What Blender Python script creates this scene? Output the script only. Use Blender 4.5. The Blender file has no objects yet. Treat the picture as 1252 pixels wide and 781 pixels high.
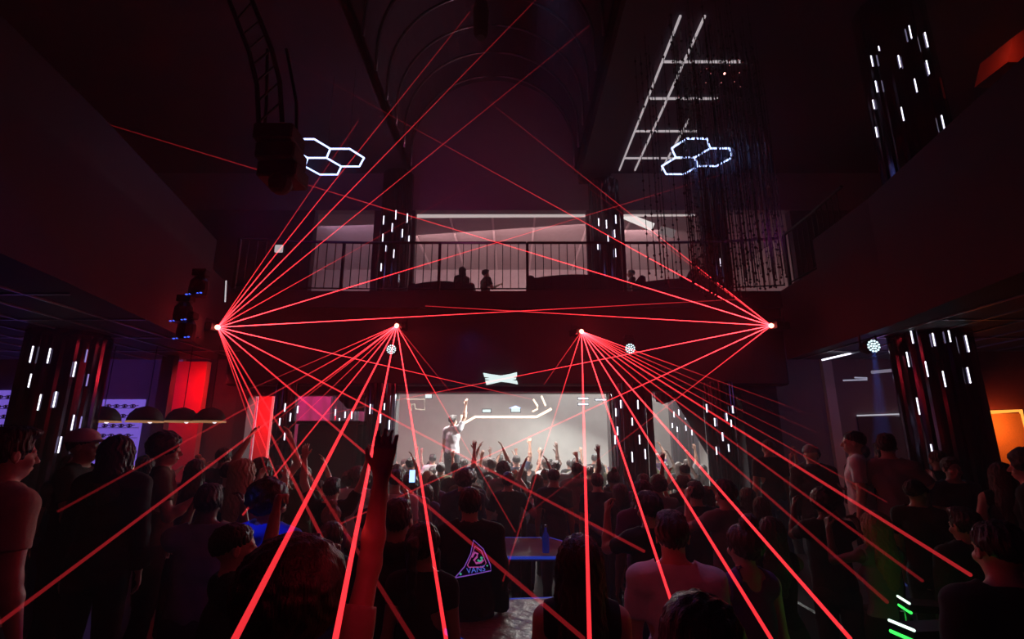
import bpy, bmesh, math, random
import numpy as np
from mathutils import Vector, Matrix
C = bpy.context.scene.collection
PI = math.pi
# ------------------------------------------------------------------ camera
FPX, TH, CZ = 620.0, math.radians(13.56), 2.15
def ray(px, py):
    a, b = (px-626)/FPX, (390.5-py)/FPX
    return Vector((a, -b*math.sin(TH)+math.cos(TH), b*math.cos(TH)+math.sin(TH)))
def P(px, py, Y):
    d = ray(px, py); t = Y/d.y
    return Vector((d.x*t, Y, CZ+d.z*t))
def PZ(px, py, z):
    d = ray(px, py); t = (z-CZ)/d.z
    return Vector((d.x*t, d.y*t, z))
def proj(v):
    y = v[1]; z = v[2]-CZ
    dep = y*math.cos(TH)+z*math.sin(TH); up = -y*math.sin(TH)+z*math.cos(TH)
    return 626+FPX*v[0]/dep, 390.5-FPX*up/dep
cam = bpy.data.cameras.new('camera'); cam.lens = 36*FPX/1252; cam.sensor_width = 36; cam.clip_end = 200; cam.clip_start = .05
co = bpy.data.objects.new('camera', cam); C.objects.link(co)
co.location = (0, 0, CZ); co.rotation_euler = (PI/2+TH, 0, 0); bpy.context.scene.camera = co
vs = bpy.context.scene.view_settings
vs.view_transform = 'Standard'; vs.look = 'None'; vs.gamma = 1; vs.exposure = 0; vs.use_curve_mapping = False

# ------------------------------------------------------------------ materials
def mat(name, col, rough=.6, metal=0., emit=None, es=0., noise=0., nscale=20., sample=True, spec=.5, bump=0., bscale=60.):
    m = bpy.data.materials.new(name); m.use_nodes = True
    nt = m.node_tree; b = nt.nodes['Principled BSDF']
    b.inputs['Base Color'].default_value = (*col, 1); b.inputs['Roughness'].default_value = rough
    b.inputs['Metallic'].default_value = metal; b.inputs['Specular IOR Level'].default_value = spec
    if emit: b.inputs['Emission Color'].default_value = (*emit, 1); b.inputs['Emission Strength'].default_value = es
    if noise or bump:
        tc = nt.nodes.new('ShaderNodeTexCoord')
    if noise:
        n = nt.nodes.new('ShaderNodeTexNoise'); n.inputs['Scale'].default_value = nscale; n.inputs['Detail'].default_value = 5
        r = nt.nodes.new('ShaderNodeMix'); r.data_type = 'RGBA'
        r.inputs[6].default_value = (*[c*(1-noise) for c in col], 1); r.inputs[7].default_value = (*[min(1, c*(1+noise)) for c in col], 1)
        nt.links.new(tc.outputs['Object'], n.inputs['Vector']); nt.links.new(n.outputs['Fac'], r.inputs[0]); nt.links.new(r.outputs[2], b.inputs['Base Color'])
    if bump:
        n = nt.nodes.new('ShaderNodeTexNoise'); n.inputs['Scale'].default_value = bscale; n.inputs['Detail'].default_value = 4
        bp = nt.nodes.new('ShaderNodeBump'); bp.inputs['Strength'].default_value = bump; bp.inputs['Distance'].default_value = .02
        nt.links.new(tc.outputs['Object'], n.inputs['Vector']); nt.links.new(n.outputs['Fac'], bp.inputs['Height']); nt.links.new(bp.outputs['Normal'], b.inputs['Normal'])
    if not sample: m.cycles.emission_sampling = 'NONE'
    return m
def glow(name, col, s, sample=False):
    return mat(name, (.02, .02, .02), .5, 0, col, s, sample=sample)
M = dict(
    black=mat('black_paint', (.012, .010, .013), .7, noise=.3, nscale=8),
    dark=mat('plum_paint', (.045, .030, .050), .85, noise=.25, nscale=5, bump=.2, bscale=30),
    plaster=mat('grey_plaster', (.20, .165, .185), .85, noise=.12, nscale=4, bump=.15, bscale=25),
    pale=mat('pale_plaster', (.62, .56, .52), .8, noise=.15, nscale=2.5),
    greywall=mat('warm_grey_wall', (.33, .27, .28), .85, noise=.15, nscale=6),
    floor=mat('dark_floor', (.02, .018, .022), .35, noise=.4, nscale=12, bump=.1, bscale=9),
    metal=mat('black_metal', (.02, .02, .022), .4, .8),
    steel=mat('grey_steel', (.25, .25, .27), .35, .9),
    mirror=mat('smoked_mirror', (.06, .05, .08), .14, 1.),
    velvet=mat('dark_upholstery', (.02, .012, .018), .9, bump=.3, bscale=40),
    tube=glow('white_tube', (.86, .86, 1.), 2.3),
    tubedim=glow('dim_tube', (.45, .35, .9), .7),
    hexled=glow('blue_white_led', (.42, .55, 1.), 3.0),
    paleglow=glow('pale_glow', (.78, .68, .72), .62),
    warmled=glow('warm_led_strip', (1., .72, .52), 2.6),
    redlens=glow('red_lens', (1., .18, .13), 9.),
    whitelens=glow('led_cell', (.72, .95, 1.), 1.6),
    bluelens=glow('blue_led', (.05, .12, 1.), 1.6),
    sign=glow('sign_face', (.80, .98, .97), 1.05),
    purplepanel=glow('backlit_panel', (.28, .16, .95), .62),
    brass=mat('brass_trim', (.75, .42, .16), .35, .9),
    beads=mat('dark_glass_beads', (.03, .02, .035), .25, .3),
    orangeled=glow('orange_led', (1., .36, .05), 1.6),
    greenled=glow('green_led', (.05, 1., .12), 1.3),
    whiteled=glow('white_led', (.75, 1., .85), 1.6),
    skin=mat('light_skin', (.56, .33, .24), .5, noise=.06),
    skin2=mat('tan_skin', (.40, .22, .15), .5, noise=.06),
    skin3=mat('deep_skin', (.16, .085, .06), .5, noise=.06),
    shoe=mat('shoe_leather', (.02, .02, .02), .5),
    phone=mat('phone_case', (.02, .02, .03), .3),
    screen=glow('phone_screen', (.25, .42, 1.), 3.),
)
def hairmat(name, col):
    m = mat(name, col, .45, spec=.6); nt = m.node_tree; b = nt.nodes['Principled BSDF']
    tc = nt.nodes.new('ShaderNodeTexCoord'); mp = nt.nodes.new('ShaderNodeMapping'); mp.inputs['Scale'].default_value = (60, 60, 6)
    n = nt.nodes.new('ShaderNodeTexNoise'); n.inputs['Scale'].default_value = 2.5
    bp = nt.nodes.new('ShaderNodeBump'); bp.inputs['Strength'].default_value = .8; bp.inputs['Distance'].default_value = .01
    nt.links.new(tc.outputs['Object'], mp.inputs[0]); nt.links.new(mp.outputs[0], n.inputs['Vector']); nt.links.new(n.outputs['Fac'], bp.inputs['Height']); nt.links.new(bp.outputs['Normal'], b.inputs['Normal'])
    return m
HAIR = {'black': hairmat('black_hair', (.012, .009, .008)), 'brown': hairmat('brown_hair', (.045, .024, .015)), 'blonde': hairmat('blonde_hair', (.36, .24, .12))}
CLOTH = {}
def cloth(name, col):
    if name not in CLOTH: CLOTH[name] = mat(name+'_fabric', col, .9, noise=.1, nscale=30, bump=.35, bscale=14)
    return CLOTH[name]
COL = dict(black=(.012, .012, .014), charcoal=(.04, .04, .045), navy=(.015, .02, .06), white=(.62, .60, .62), grey=(.20, .20, .21), red=(.30, .02, .03),
           blue=(.03, .10, .75), olive=(.07, .08, .03), beige=(.45, .33, .25), purple=(.12, .04, .18), denim=(.05, .09, .2), greenlit=(.35, .5, .08), brown=(.10, .05, .03))

# ------------------------------------------------------------------ mesh helpers
class MB:
    def __init__(s): s.v = []; s.f = []
    def add(s, v, f):
        o = len(s.v); s.v += [tuple(x) for x in v]; s.f += [tuple(i+o for i in q) for q in f]
    def box(s, a, b, bev=0.):
        x0, y0, z0 = a; x1, y1, z1 = b
        if bev <= 0:
            s.add([(x0,y0,z0),(x1,y0,z0),(x1,y1,z0),(x0,y1,z0),(x0,y0,z1),(x1,y0,z1),(x1,y1,z1),(x0,y1,z1)],
                  [(0,3,2,1),(4,5,6,7),(0,1,5,4),(1,2,6,5),(2,3,7,6),(3,0,4,7)]); return
        c = bev
        rs = []
        for z, i in ((z0, c), (z0+c, 0), (z1-c, 0), (z1, c)):
            xs = (x0+i, x1-i); ys = (y0+i, y1-i); q = c if i == 0 else c*.5
            rs.append([(xs[0]+q,ys[0],z),(xs[1]-q,ys[0],z),(xs[1],ys[0]+q,z),(xs[1],ys[1]-q,z),(xs[1]-q,ys[1],z),(xs[0]+q,ys[1],z),(xs[0],ys[1]-q,z),(xs[0],ys[0]+q,z)])
        s.rings(rs)
    def rings(s, rs, cap=True, closed=True):
        n = len(rs[0]); v = [p for r in rs for p in r]; f = []
        for i in range(len(rs)-1):
            for j in range(n if closed else n-1):
                k = (j+1) % n; f.append((i*n+j, i*n+k, (i+1)*n+k, (i+1)*n+j))
        if cap: f.append(tuple(range(n))[::-1]); f.append(tuple((len(rs)-1)*n+j for j in range(n)))
        s.add(v, f)
    def tube(s, pts, r, n=10, cap=True):
        pts = [Vector(p) for p in pts]; rs = []; up = None
        for i, p in enumerate(pts):
            d = (pts[min(i+1, len(pts)-1)]-pts[max(i-1, 0)]).normalized()
            if up is None: up = Vector((0, 0, 1)) if abs(d.z) < .9 else Vector((1, 0, 0))
            a = d.cross(up).normalized(); b = d.cross(a).normalized(); up = -b if False else up
            rr = r[i] if isinstance(r, (list, tuple)) else r
            rs.append([p+a*math.cos(2*PI*k/n)*rr+b*math.sin(2*PI*k/n)*rr for k in range(n)])
        s.rings(rs, cap)
    def lathe(s, prof, c=(0, 0, 0), n=24, cap=True):
        s.rings([[(c[0]+r*math.cos(2*PI*k/n), c[1]+r*math.sin(2*PI*k/n), c[2]+z) for k in range(n)] for r, z in prof], cap)
    def prism(s, poly, z0, z1):
        s.rings([[(x, y, z0) for x, y in poly], [(x, y, z1) for x, y in poly]])
    def prismY(s, poly, y0, y1):      # poly in x,z
        s.rings([[(x, y0, z) for x, z in poly], [(x, y1, z) for x, z in poly]])
    def ball(s, c, r, n=8, m=6, sc=(1, 1, 1)):
        s.rings([[(c[0]+sc[0]*r*math.sin(PI*i/m)*math.cos(2*PI*k/n), c[1]+sc[1]*r*math.sin(PI*i/m)*math.sin(2*PI*k/n), c[2]-sc[2]*r*math.cos(PI*i/m)) for k in range(n)] for i in range(m+1)], False)
    def mesh(s, name, m=None, smooth=False, fix=True):
        me = bpy.data.meshes.new(name); me.from_pydata(s.v, [], s.f); me.update()
        if fix:
            b = bmesh.new(); b.from_mesh(me); bmesh.ops.remove_doubles(b, verts=b.verts, dist=1e-6); bmesh.ops.recalc_face_normals(b, faces=b.faces); b.to_mesh(me); b.free()
        if smooth: me.polygons.foreach_set('use_smooth', [True]*len(me.polygons))
        if m: me.materials.append(m)
        return me
    def build(s, name, m, parent=None, smooth=False, loc=None, fix=True):
        o = bpy.data.objects.new(name, s.mesh(name, m, smooth, fix)); C.objects.link(o)
        if parent is not None: o.parent = parent
        if loc is not None: o.location = loc
        return o
def box(a, b, bev=0.):
    m = MB(); m.box(a, b, bev); return m
def tag(o, label, cat, group=None, kind=None):
    if label: o['label'] = label
    if cat: o['category'] = cat
    if group: o['group'] = group
    if kind: o['kind'] = kind
    return o
def thing(name, label, cat, loc=(0, 0, 0), rz=0, group=None):
    o = bpy.data.objects.new(name, None); o.empty_display_size = .1; C.objects.link(o); o.location = loc; o.rotation_euler = (0, 0, rz)
    return tag(o, label, cat, group)
def struct(name, mb, m, label=None, smooth=False):
    o = mb.build(name, m, None, smooth); o['kind'] = 'structure'
    if label: o['label'] = label
    return o
def light(kind, loc, col, e, size=.1, tgt=None, spot=None, blend=.3, sx=None, sy=None):
    l = bpy.data.lights.new('lamp', kind); l.color = col; l.energy = e
    if kind == 'AREA':
        l.size = size
        if sx: l.shape = 'RECTANGLE'; l.size = sx; l.size_y = sy
    else: l.shadow_soft_size = size
    if kind == 'SPOT': l.spot_size = math.radians(spot); l.spot_blend = blend
    o = bpy.data.objects.new('lamp', l); C.objects.link(o); o.location = loc
    if tgt is not None: o.rotation_euler = (Vector(tgt)-Vector(loc)).to_track_quat('-Z', 'Y').to_euler()
    return o

YB, YU, ZF, ZL, ZC, ZH = 10.4, 13.2, 5.15, 3.75, 9.65, 8.5     # portal wall, upper back wall, upper floor, low ceiling, high ceiling, upper header
# ================================================================== SETTING
struct('floor', box((-13, -3, -.2), (13, 21, 0)), M['floor'])
struct('floor_left', box((-12.8, .5, .0), (-2.7, 10.8, .35), .02), M['floor'], 'raised dark floor of the bar side on the left')
struct('floor_right', box((3.3, 4.1, .0), (12.8, 10.8, .35), .02), M['floor'], 'raised dark floor on the right side')
# portal wall at YB with three openings
o1 = (P(485, 480, YB).x, P(744, 480, YB).x, P(600, 480, YB).z)
o2 = (P(797, 483, YB).x, P(906, 483, YB).x, P(800, 478, YB).z)
o3 = (P(304, 485, YB).x, P(450, 485, YB).x, P(350, 483, YB).z)
w = MB()
w.box((o3[1], YB, 0), (o1[0], YB+.3, ZF)); w.box((o1[1], YB, 0), (o2[0], YB+.3, ZF)); w.box((o2[1], YB, 0), (5.4, YB+.3, ZF))
w.box((-5.6, YB, 0), (o3[0], YB+.3, ZF)); w.box((o3[0], YB, o3[2]), (o3[1], YB+.3, ZF)); w.box((o1[0], YB, o1[2]), (o1[1], YB+.3, ZF)); w.box((o2[0], YB, o2[2]), (o2[1], YB+.3, ZF))
struct('wall_back', w, M['black'], 'black wall under the balcony with openings into the bright back room')
t = MB(); fr = .05
t.box((o1[0]-.07, YB-.05, 0), (o1[0]-.02, YB-.01, o1[2]+.06)); t.box((o1[0]-.02, YB-.03, 0), (o1[0], YB, o1[2]+.03))
t.box((o1[1], YB-.03, 0), (o1[1]+.03, YB, o1[2]+.03)); t.box((o1[0]-.02, YB-.03, o1[2]), (o1[1]+.03, YB, o1[2]+.03))
struct('trim_1', t, M['steel'], 'thin metal frame round the large opening')
# balcony deck + fascia
d = MB(); d.box((-6.2, YB-.45, ZF-.35), (6.2, YU+.2, ZF)); d.box((-5.7, YB-.35, o1[2]+.12), (5.5, YB-.02, ZF-.3), .03)
struct('floor_balcony', d, M['black'], 'dark balcony deck and fascia across the back of the hall')
# side mezzanines (curved edges)
eL = [(-3.9, -1), (-4.2, 2.5), (-4.6, 5), (-5.0, 7), (-5.35, 8.6), (-5.7, YB-.36)]
eR = [(4.4, -1), (4.6, 2.5), (5.0, 5), (5.35, 7), (5.45, 8.6), (5.5, YB-.36)]
m_ = MB(); m_.prism(eL+[(-12.8, YB-.36), (-12.8, -1)], ZL, ZF); struct('ceiling_left', m_, M['black'], 'low black ceiling slab under the left gallery')
m_ = MB(); m_.prism(eR+[(12.8, YB-.36), (12.8, -1)], ZL, ZF); struct('ceiling_right', m_, M['black'], 'low black ceiling slab under the right gallery')
m_ = MB()
for e in (eL, eR):
    sg = -1 if e is eL else 1
    for (x0, y0), (x1, y1) in zip(e[:4], e[1:5]):
        m_.prism([(x0, y0), (x1, y1), (x1+.1*sg, y1), (x0+.1*sg, y0)], ZF, ZF+.55)
struct('trim_2', m_, M['black'], 'low solid upstand along both gallery edges')
# ceiling grid under left gallery and right gallery
for nm, x0, x1 in (('trim_3', -12, -4.9), ('trim_4', 5.7, 12)):
    g = MB(); x = x0
    while x < x1:
        g.box((x-.012, 4.0, ZL-.02), (x+.012, YB-.4, ZL)); x += .6
    y = 4.2
    while y < YB-.4:
        g.box((x0, y-.012, ZL-.018), (x1, y+.012, ZL-.002)); y += 1.2
    struct(nm, g, M['steel'], 'thin metal grid lines of the suspended ceiling')
# outer walls
struct('wall_left', box((-13.0, -3, 0), (-12.8, 21, 13.2)), M['black'])
struct('wall_right', box((12.8, -3, 0), (13.0, 21, 13.2)), M['black'])
struct('wall_front', box((-13, -3.2, 0), (13, -3, 13.2)), M['black'])
struct('wall_far_left', box((-12.8, 10.8, 0), (-5.6, 11.0, ZF)), M['dark'], 'purple lit wall behind the bar')
struct('wall_far_right', box((5.4, 10.8, 0), (12.8, 11.0, ZF)), M['plaster'], 'pale wall at the far right under the gallery')
# back room
xr0, xr1, yr1, zr = -7.0, 6.6, 19.5, 4.6
b_ = MB(); b_.box((xr0, yr1, 0), (xr1, yr1+.2, ZF)); b_.box((xr0-.2, YB+.3, 0), (xr0, yr1, ZF)); b_.box((xr1, YB+.3, 0), (xr1+.2, yr1, ZF))
struct('wall_room', b_, M['pale'], 'pale hazy walls of the bright back room')
struct('ceiling_room', box((xr0-.2, YB+.3, zr), (xr1+.2, yr1+.2, zr+.2)), M['plaster'], 'ceiling of the bright back room')
# upper level back wall with openings
u1 = (P(508, 256, YU).x, P(717, 256, YU).x); u2 = (P(762, 256, YU).x, P(965, 256, YU).x); u0 = (P(385, 262, YU).x, P(458, 262, YU).x)
w = MB()
w.box((-12.8, YU, ZF), (u0[0], YU+.25, ZH)); w.box((u0[1], YU, ZF), (u1[0], YU+.25, ZH)); w.box((u1[1], YU, ZF), (u2[0], YU+.25, ZH)); w.box((u2[1], YU, ZF), (12.8, YU+.25, ZH))
struct('wall_upper', w, M['dark'], 'dark wall piers at the back of the balcony')
struct('wall_header', box((-12.8, YU-.02, ZH), (12.8, YU+.25, ZC)), M['plaster'], 'grey header beam above the balcony openings')
struct('floor_upper_room', box((-8, YU+.2, ZF-.1), (9, 19.5, ZF)), M['plaster'])
b_ = MB(); b_.box((-8, 19.3, ZF), (9, 19.5, ZH+.45)); b_.box((-8.2, YU+.25, ZF), (-8, 19.5, ZH+.45)); b_.box((9, YU+.25, ZF), (9.2, 19.5, ZH+.45))
struct('wall_upper_room', b_, M['greywall'], 'warm grey walls of the room behind the balcony')
struct('ceiling_upper_room', box((-8.2, YU+.25, ZH+.36), (9.2, 19.5, ZH+.5)), M['greywall'])
# ceiling with vault recess
vx, vr, vz = -.55, 2.35, ZC+.75
c_ = MB(); c_.box((-12.8, -3, ZC), (vx-vr, YU+.25, ZC+.2)); c_.box((vx+vr, -3, ZC), (12.8, YU+.25, ZC+.2))
struct('ceiling', c_, M['dark'], 'dark high ceiling either side of the vault')
v_ = MB(); n = 24
for r0, r1 in ((vr, vr+.12),):
    ring = [(vx+r0*math.cos(PI*k/n), vz+r0*math.sin(PI*k/n)) for k in range(n+1)]
    ro = [(vx+r1*math.cos(PI*k/n), vz+r1*math.sin(PI*k/n)) for k in range(n, -1, -1)]
    v_.prismY([(vx+vr, ZC)]+ring+[(vx-vr, ZC), (vx-vr-.12, ZC)]+ro+[(vx+vr+.12, ZC)], -3, YU)
struct('ceiling_vault', v_, M['dark'], 'dark barrel vault over the middle of the hall')
w = MB(); w.prismY([(vx+vr+.1, ZC)]+[(vx+(vr+.1)*math.cos(PI*k/n), vz+(vr+.1)*math.sin(PI*k/n)) for k in range(n+1)]+[(vx-vr-.1, ZC)], YU, YU+.2)
struct('wall_vault', w, M['plaster'], 'grey end wall of the vault')
struct('trim_5', box((1.9, 2, ZC-.35), (2.72, YU-.02, ZC)), M['black'], 'black boxed beam running along the ceiling')
# vault ribs
for i in range(7):
    y = YU-.25-i*.95; r = vr-.04
    pts = [(vx+r*math.cos(PI*k/28), y, vz+r*math.sin(PI*k/28)) for k in range(29)]
    mb = MB(); mb.tube([(pts[0][0], y, ZC+.1)]+pts+[(pts[-1][0], y, ZC+.1)], .03, 8)
    nth = ['nearest the end wall', 'second from the end wall', 'third from the end wall', 'fourth from the end wall', 'fifth from the end wall', 'sixth from the end wall', 'farthest from the end wall']
    tag(mb.build('arched_rib', M['steel'], None, True), 'thin curved metal rib of the vault, '+nth[i], 'rib', 'curved ribs of the vault')
# grid on right ceiling, its lit look put into emission
gx = [P(757, 213, 13.0).x, P(776, 213, 13.0).x, P(808, 213, 13.0).x]
ys_ = [PZ(790, yy, ZC-.03).y for yy in (193, 160, 120, 75)]
t = thing('glowing_ceiling_grid', 'pale suspended ceiling grid with painted glow right of the black beam', 'ceiling light', (gx[1], 10, ZC-.04))
for i, x in enumerate(gx):
    box((x-.018-gx[1], -2.4 if i < 2 else .6, -.02), (x+.018-gx[1], 2.95, .02)).build('grid_bar', M['paleglow'], t)
for y in ys_:
    box((gx[0]-gx[1], y-10-.018, -.02), (gx[2]+.4-gx[1], y-10+.018, .02)).build('grid_bar', M['paleglow'], t)

# ================================================================== BALCONY RAILINGS
def railing(label, pts, grp='balcony railings', rake=0.):
    b0 = Vector(pts[0]); t = thing('railing', label, 'railing', b0, 0, grp)
    P3 = [Vector(p)-b0 for p in pts]
    r = MB(); r.tube([p+Vector((0, 0, 1.08)) for p in P3], .03, 8); r.build('handrail', M['metal'], t)
    r = MB(); r.tube([p+Vector((0, 0, .07)) for p in P3], .015, 8); r.build('bottom_rail', M['metal'], t)
    bal = 0; tot = 0
    for a, b in zip(P3, P3[1:]):
        L = (b-a).length; n = max(1, int(L/.16)); d = (b-a)/n
        for k in range(n):
            q = a+d*k
            if tot % 12 == 0:
                mb = MB(); mb.box((-.028, -.028, 0), (.028, .028, 1.07)); mb.build('post', M['metal'], t, loc=q)
            else:
                mb = MB(); mb.tube([(0, 0, .07), (0, 0, 1.07)], .009, 6); mb.build('baluster', M['metal'], t, loc=q)
            tot += 1
    return t
yr = YB-.38
railing('black balcony railing across the left part above the large opening', [(-5.6, yr-.25, ZF), (-4.4, yr-.06, ZF), (-3, yr, ZF), (.3, yr, ZF)])
railing('black balcony railing across the right part in front of the bead strands', [(.32, yr, ZF), (3, yr, ZF), (4.4, yr-.06, ZF), (5.5, yr-.25, ZF)])
railing('black railing of the right gallery running toward the viewer', [(5.52, yr-.4, ZF), (5.5, 8.6, ZF+.0), (5.42, 7.6, ZF)])

# ================================================================== MIRRORED COLUMNS WITH LIGHT TUBES
COLS = []
def column(label, cpx, cpy, Y, r, z0, z1, sticks, facets=20, dim=()):
    c = P(cpx, cpy, Y+r); base = Vector((c.x, Y+r, z0)); COLS.append((c.x, Y+r, r))
    t = thing('mirrored_column', label, 'column', base, 0, 'mirrored columns with light tubes')
    mb = MB(); rs = []; n = facets*4
    prof = [r*(1-.035*(1 if k % 4 == 0 else 0)) for k in range(n)]
    mb.rings([[(prof[k]*math.cos(2*PI*k/n), prof[k]*math.sin(2*PI*k/n), z) for k in range(n)] for z in (0, z1-z0)])
    mb.build('shaft', M['mirror'], t)
    if z1-z0 > 2.5:
        mb = MB(); mb.lathe([(r+.04, 0), (r+.04, .12), (r+.01, .15)], n=32); mb.build('plinth', M['metal'], t)
    for i, (px, pa, pb) in enumerate(sticks):
        e = []
        for py in (pa, pb):
            d = ray(px, py); o = Vector((0, 0, CZ)); rr = r+.012
            ox, oy = -base.x, -base.y
            A = d.x**2+d.y**2; B = 2*(ox*d.x+oy*d.y); Cc = ox*ox+oy*oy-rr*rr; D = B*B-4*A*Cc
            tt = (-B-math.sqrt(max(D, 0)))/(2*A)
            if D < 0:
                q = Vector((base.x+ox, base.y+oy, 0)); pt = o+d*tt; ra = Vector((pt.x-base.x, pt.y-base.y)); ra = ra.normalized()*rr; pt = Vector((base.x+ra.x, base.y+ra.y, pt.z))
            else: pt = o+d*tt
            e.append(pt-base)
        mx, my = (e[0].x+e[1].x)/2, (e[0].y+e[1].y)/2; e = [Vector((mx, my, e[0].z)), Vector((mx, my, e[1].z))]
        mb = MB(); mb.tube(e, .0085*(Y/7)**.7, 8); mb.build('light_tube', M['tubedim'] if i in dim else M['tube'], t)
    return t
column('wide mirrored column at the far left with short glowing tubes', 73, 480, 7.1, .52, .35, ZL, [(38.4,423,443),(59.7,425.5,444),(36.4,457,473.5),(91,442,460.6),(105.5,427,443),(107,457,472),(48,482,501.6),(67,478.6,498),(89,507,526),(98.5,509,526),(73,533.6,553.6)], dim=(4,5,9))
column('wide mirrored column at the right under the gallery with glowing tubes', 1148, 480, 7.1, .52, .35, ZL, [(1114.7,401,420),(1141.6,407,423),(1161,404,418),(1182.6,410,430),(1110,430,448.6),(1133,441.5,460.7),(1154.4,453.5,473),(1184.6,449,468.4),(1122.6,486,506.8),(1139.8,543,563.7)])
column('mirrored column rising above the right gallery with white tubes', 1109, 135, 7.0, .52, ZF, ZC, [(1113,31,47),(1132.7,40,57),(1074.6,56,62),(1066,67,82),(1099.7,67,82.5),(1134.4,74,90.4),(1071.5,98,113.5),(1119.7,96,112.7),(1068,121,134),(1103.4,130.4,148),(1153,141,158),(1071.5,154,169)])
column('mirrored column on the balcony left of the lit openings', 483, 300, YU-.75, .42, ZF, ZH+.9, [(469,264,274),(484,257,268),(498,261,272),(479.5,273,283),(492,280,290),(468,286,295),(500,288,297),(471.5,300,307),(481.5,305,315),(466,322,331),(488,335,345)])
column('mirrored column on the balcony between the two lit openings', 741, 300, YU-.75, .42, ZF, ZC-.5, [(732,267,276),(741.5,269,279),(753,263,273),(751.5,281,290),(743.5,288,296),(731,296,305),(752.6,304,314)])
column('mirrored column on the balcony behind the bead strands', 874, 300, YU-.75, .32, ZF, ZH+.9, [(862.5,306,313),(870,313,322),(871,328,335),(881,316,325),(880,341,346),(886,341,347)])
zt = o1[2]+.1
column('mirrored column hugging the left edge of the large opening', 464, 520, YB-.95, .29, 0, zt, [(452.5,494,506),(470,493,501),(465,506,517),(476,513.5,525),(465,540,552)])
column('mirrored column hugging the right edge of the large opening', 770, 520, YB-.95, .32, 0, zt, [(753,499,509),(759,489,499),(755,521.5,532),(752,532,543),(773,510.6,520),(773,552,565),(782,531.6,543),(789,549,561),(780,489,500)])
column('mirrored column at the right of the draped opening', 881, 520, YB-1.2, .27, 0, zt, [(864,494,504),(896,496,505),(874,511,521),(888.6,505,514.5),(894,513,521.6),(883.5,528.5,539),(876,546,555.7),(891,543,552)])
column('made-up mirrored column for reflected tubes beyond the draped opening', 835, 515, 13.5, .36, 0, zr, [(824,503,510),(830,500.5,507.5),(838,505.5,512.5),(846,503,509),(822,517,523),(828,521.6,528),(838.6,520,526.6),(846,525.5,532)])  # column added to carry what are only reflections of light tubes
column('mirrored column left of the black kiosk under the balcony', 348, 510, YB-1.0, .2, 0, zt, [(348.5,493,503),(365,496,505),(355,505,515),(342,511,520),(348,528,538)])
column('mirrored column behind the black kiosk under the balcony', 421, 510, 13.0, .36, 0, zr, [(410,500,508),(422,503,511),(415,511,515),(430,503,512)])

# ================================================================== LASERS
def beam_mat(name, src, s0, L, s1=.0):
    m = bpy.data.materials.new(name); m.use_nodes = True; nt = m.node_tree; nt.nodes.clear()
    out = nt.nodes.new('ShaderNodeOutputMaterial'); em = nt.nodes.new('ShaderNodeEmission'); em.inputs[0].default_value = (1, .034, .045, 1)
    g = nt.nodes.new('ShaderNodeNewGeometry'); vm = nt.nodes.new('ShaderNodeVectorMath'); vm.operation = 'DISTANCE'; vm.inputs[1].default_value = src
    m1 = nt.nodes.new('ShaderNodeMath'); m1.operation = 'MULTIPLY'; m1.inputs[1].default_value = -1/L
    m2 = nt.nodes.new('ShaderNodeMath'); m2.operation = 'EXPONENT'
    m3 = nt.nodes.new('ShaderNodeMath'); m3.operation = 'MULTIPLY_ADD'; m3.inputs[1].default_value = s0; m3.inputs[2].default_value = s1
    nt.links.new(g.outputs['Position'], vm.inputs[0]); nt.links.new(vm.outputs['Value'], m1.inputs[0]); nt.links.new(m1.outputs[0], m2.inputs[0]); nt.links.new(m2.outputs[0], m3.inputs[0]); nt.links.new(m3.outputs[0], em.inputs[1]); tr = nt.nodes.new('ShaderNodeBsdfTransparent'); ad = nt.nodes.new('ShaderNodeAddShader'); nt.links.new(em.outputs[0], ad.inputs[0]); nt.links.new(tr.outputs[0], ad.inputs[1]); nt.links.new(ad.outputs[0], out.inputs[0])
    m.cycles.emission_sampling = 'NONE'
    return m
def laser(label, src_px, Y, face, beams, e, cone=150):
    s = P(*src_px, Y); t = thing('laser_projector', label, 'laser', s, 0, 'red laser projectors')
    f = Vector(face).normalized(); a = math.atan2(f.x, -f.y)
    R = Matrix.Rotation(a, 4, 'Z')
    h = box((-.11, .03, -.07), (.11, .33, .07), .01).build('housing', M['metal'], t); h.rotation_euler.z = a
    mb = MB(); mb.tube([(-.13, .16, .0), (-.13, .16, .15), (.13, .16, .15), (.13, .16, .0)], .012, 6); q = mb.build('bracket', M['metal'], t); q.rotation_euler.z = a
    mb = MB(); mb.ball((0, 0, 0), .045, 12, 8); mb.build('lens', M['redlens'], t, True)  # lens oversized, the laser's glare is put into its shape
    for k, (ex, ey, EY, s0, L) in enumerate(beams):
        b = P(ex, ey, EY)-s; n = b.normalized()
        mb = MB(); mb.tube([n*.03, b], .0066, 6)
        mb.build('laser_beam', beam_mat('laser_light', s, s0*.9, L*.52), t)
    lo = light('SPOT', s+f*.10, (1, .03, .04), e, .03, s+f*3-Vector((0, 0, .25)), cone, .6)
    return t
Ls, Rs, As, Bs = (266, 400), (943, 398), (485, 398), (711, 405)
ins = 1.0
laser('red laser projector at the left end of the balcony, fanning right', Ls, 8.7, (1, -.3, 0), [
    (575,14,6.5,3.4,3.2),(655,0,6.5,4.4,3.4),(722,30,7,3.2,3.4),(438,148,7,1.6,2.8),(640,190,8.2,2.2,2.2),(880,214,9.6,6.,4.2),(900,366,9.6,7.,5.2),(650,488,9.9,7.,3.2),
    (788,674,2.5,8.,3.8),(714,781,1.7,8.,3.8),(510,790,1.5,6.,3.6),(397,664,1.9,5.,4.4),(345,599,4.2,4.,3.8),(330,588,5,2.,3.)], 30, 85)
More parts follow.
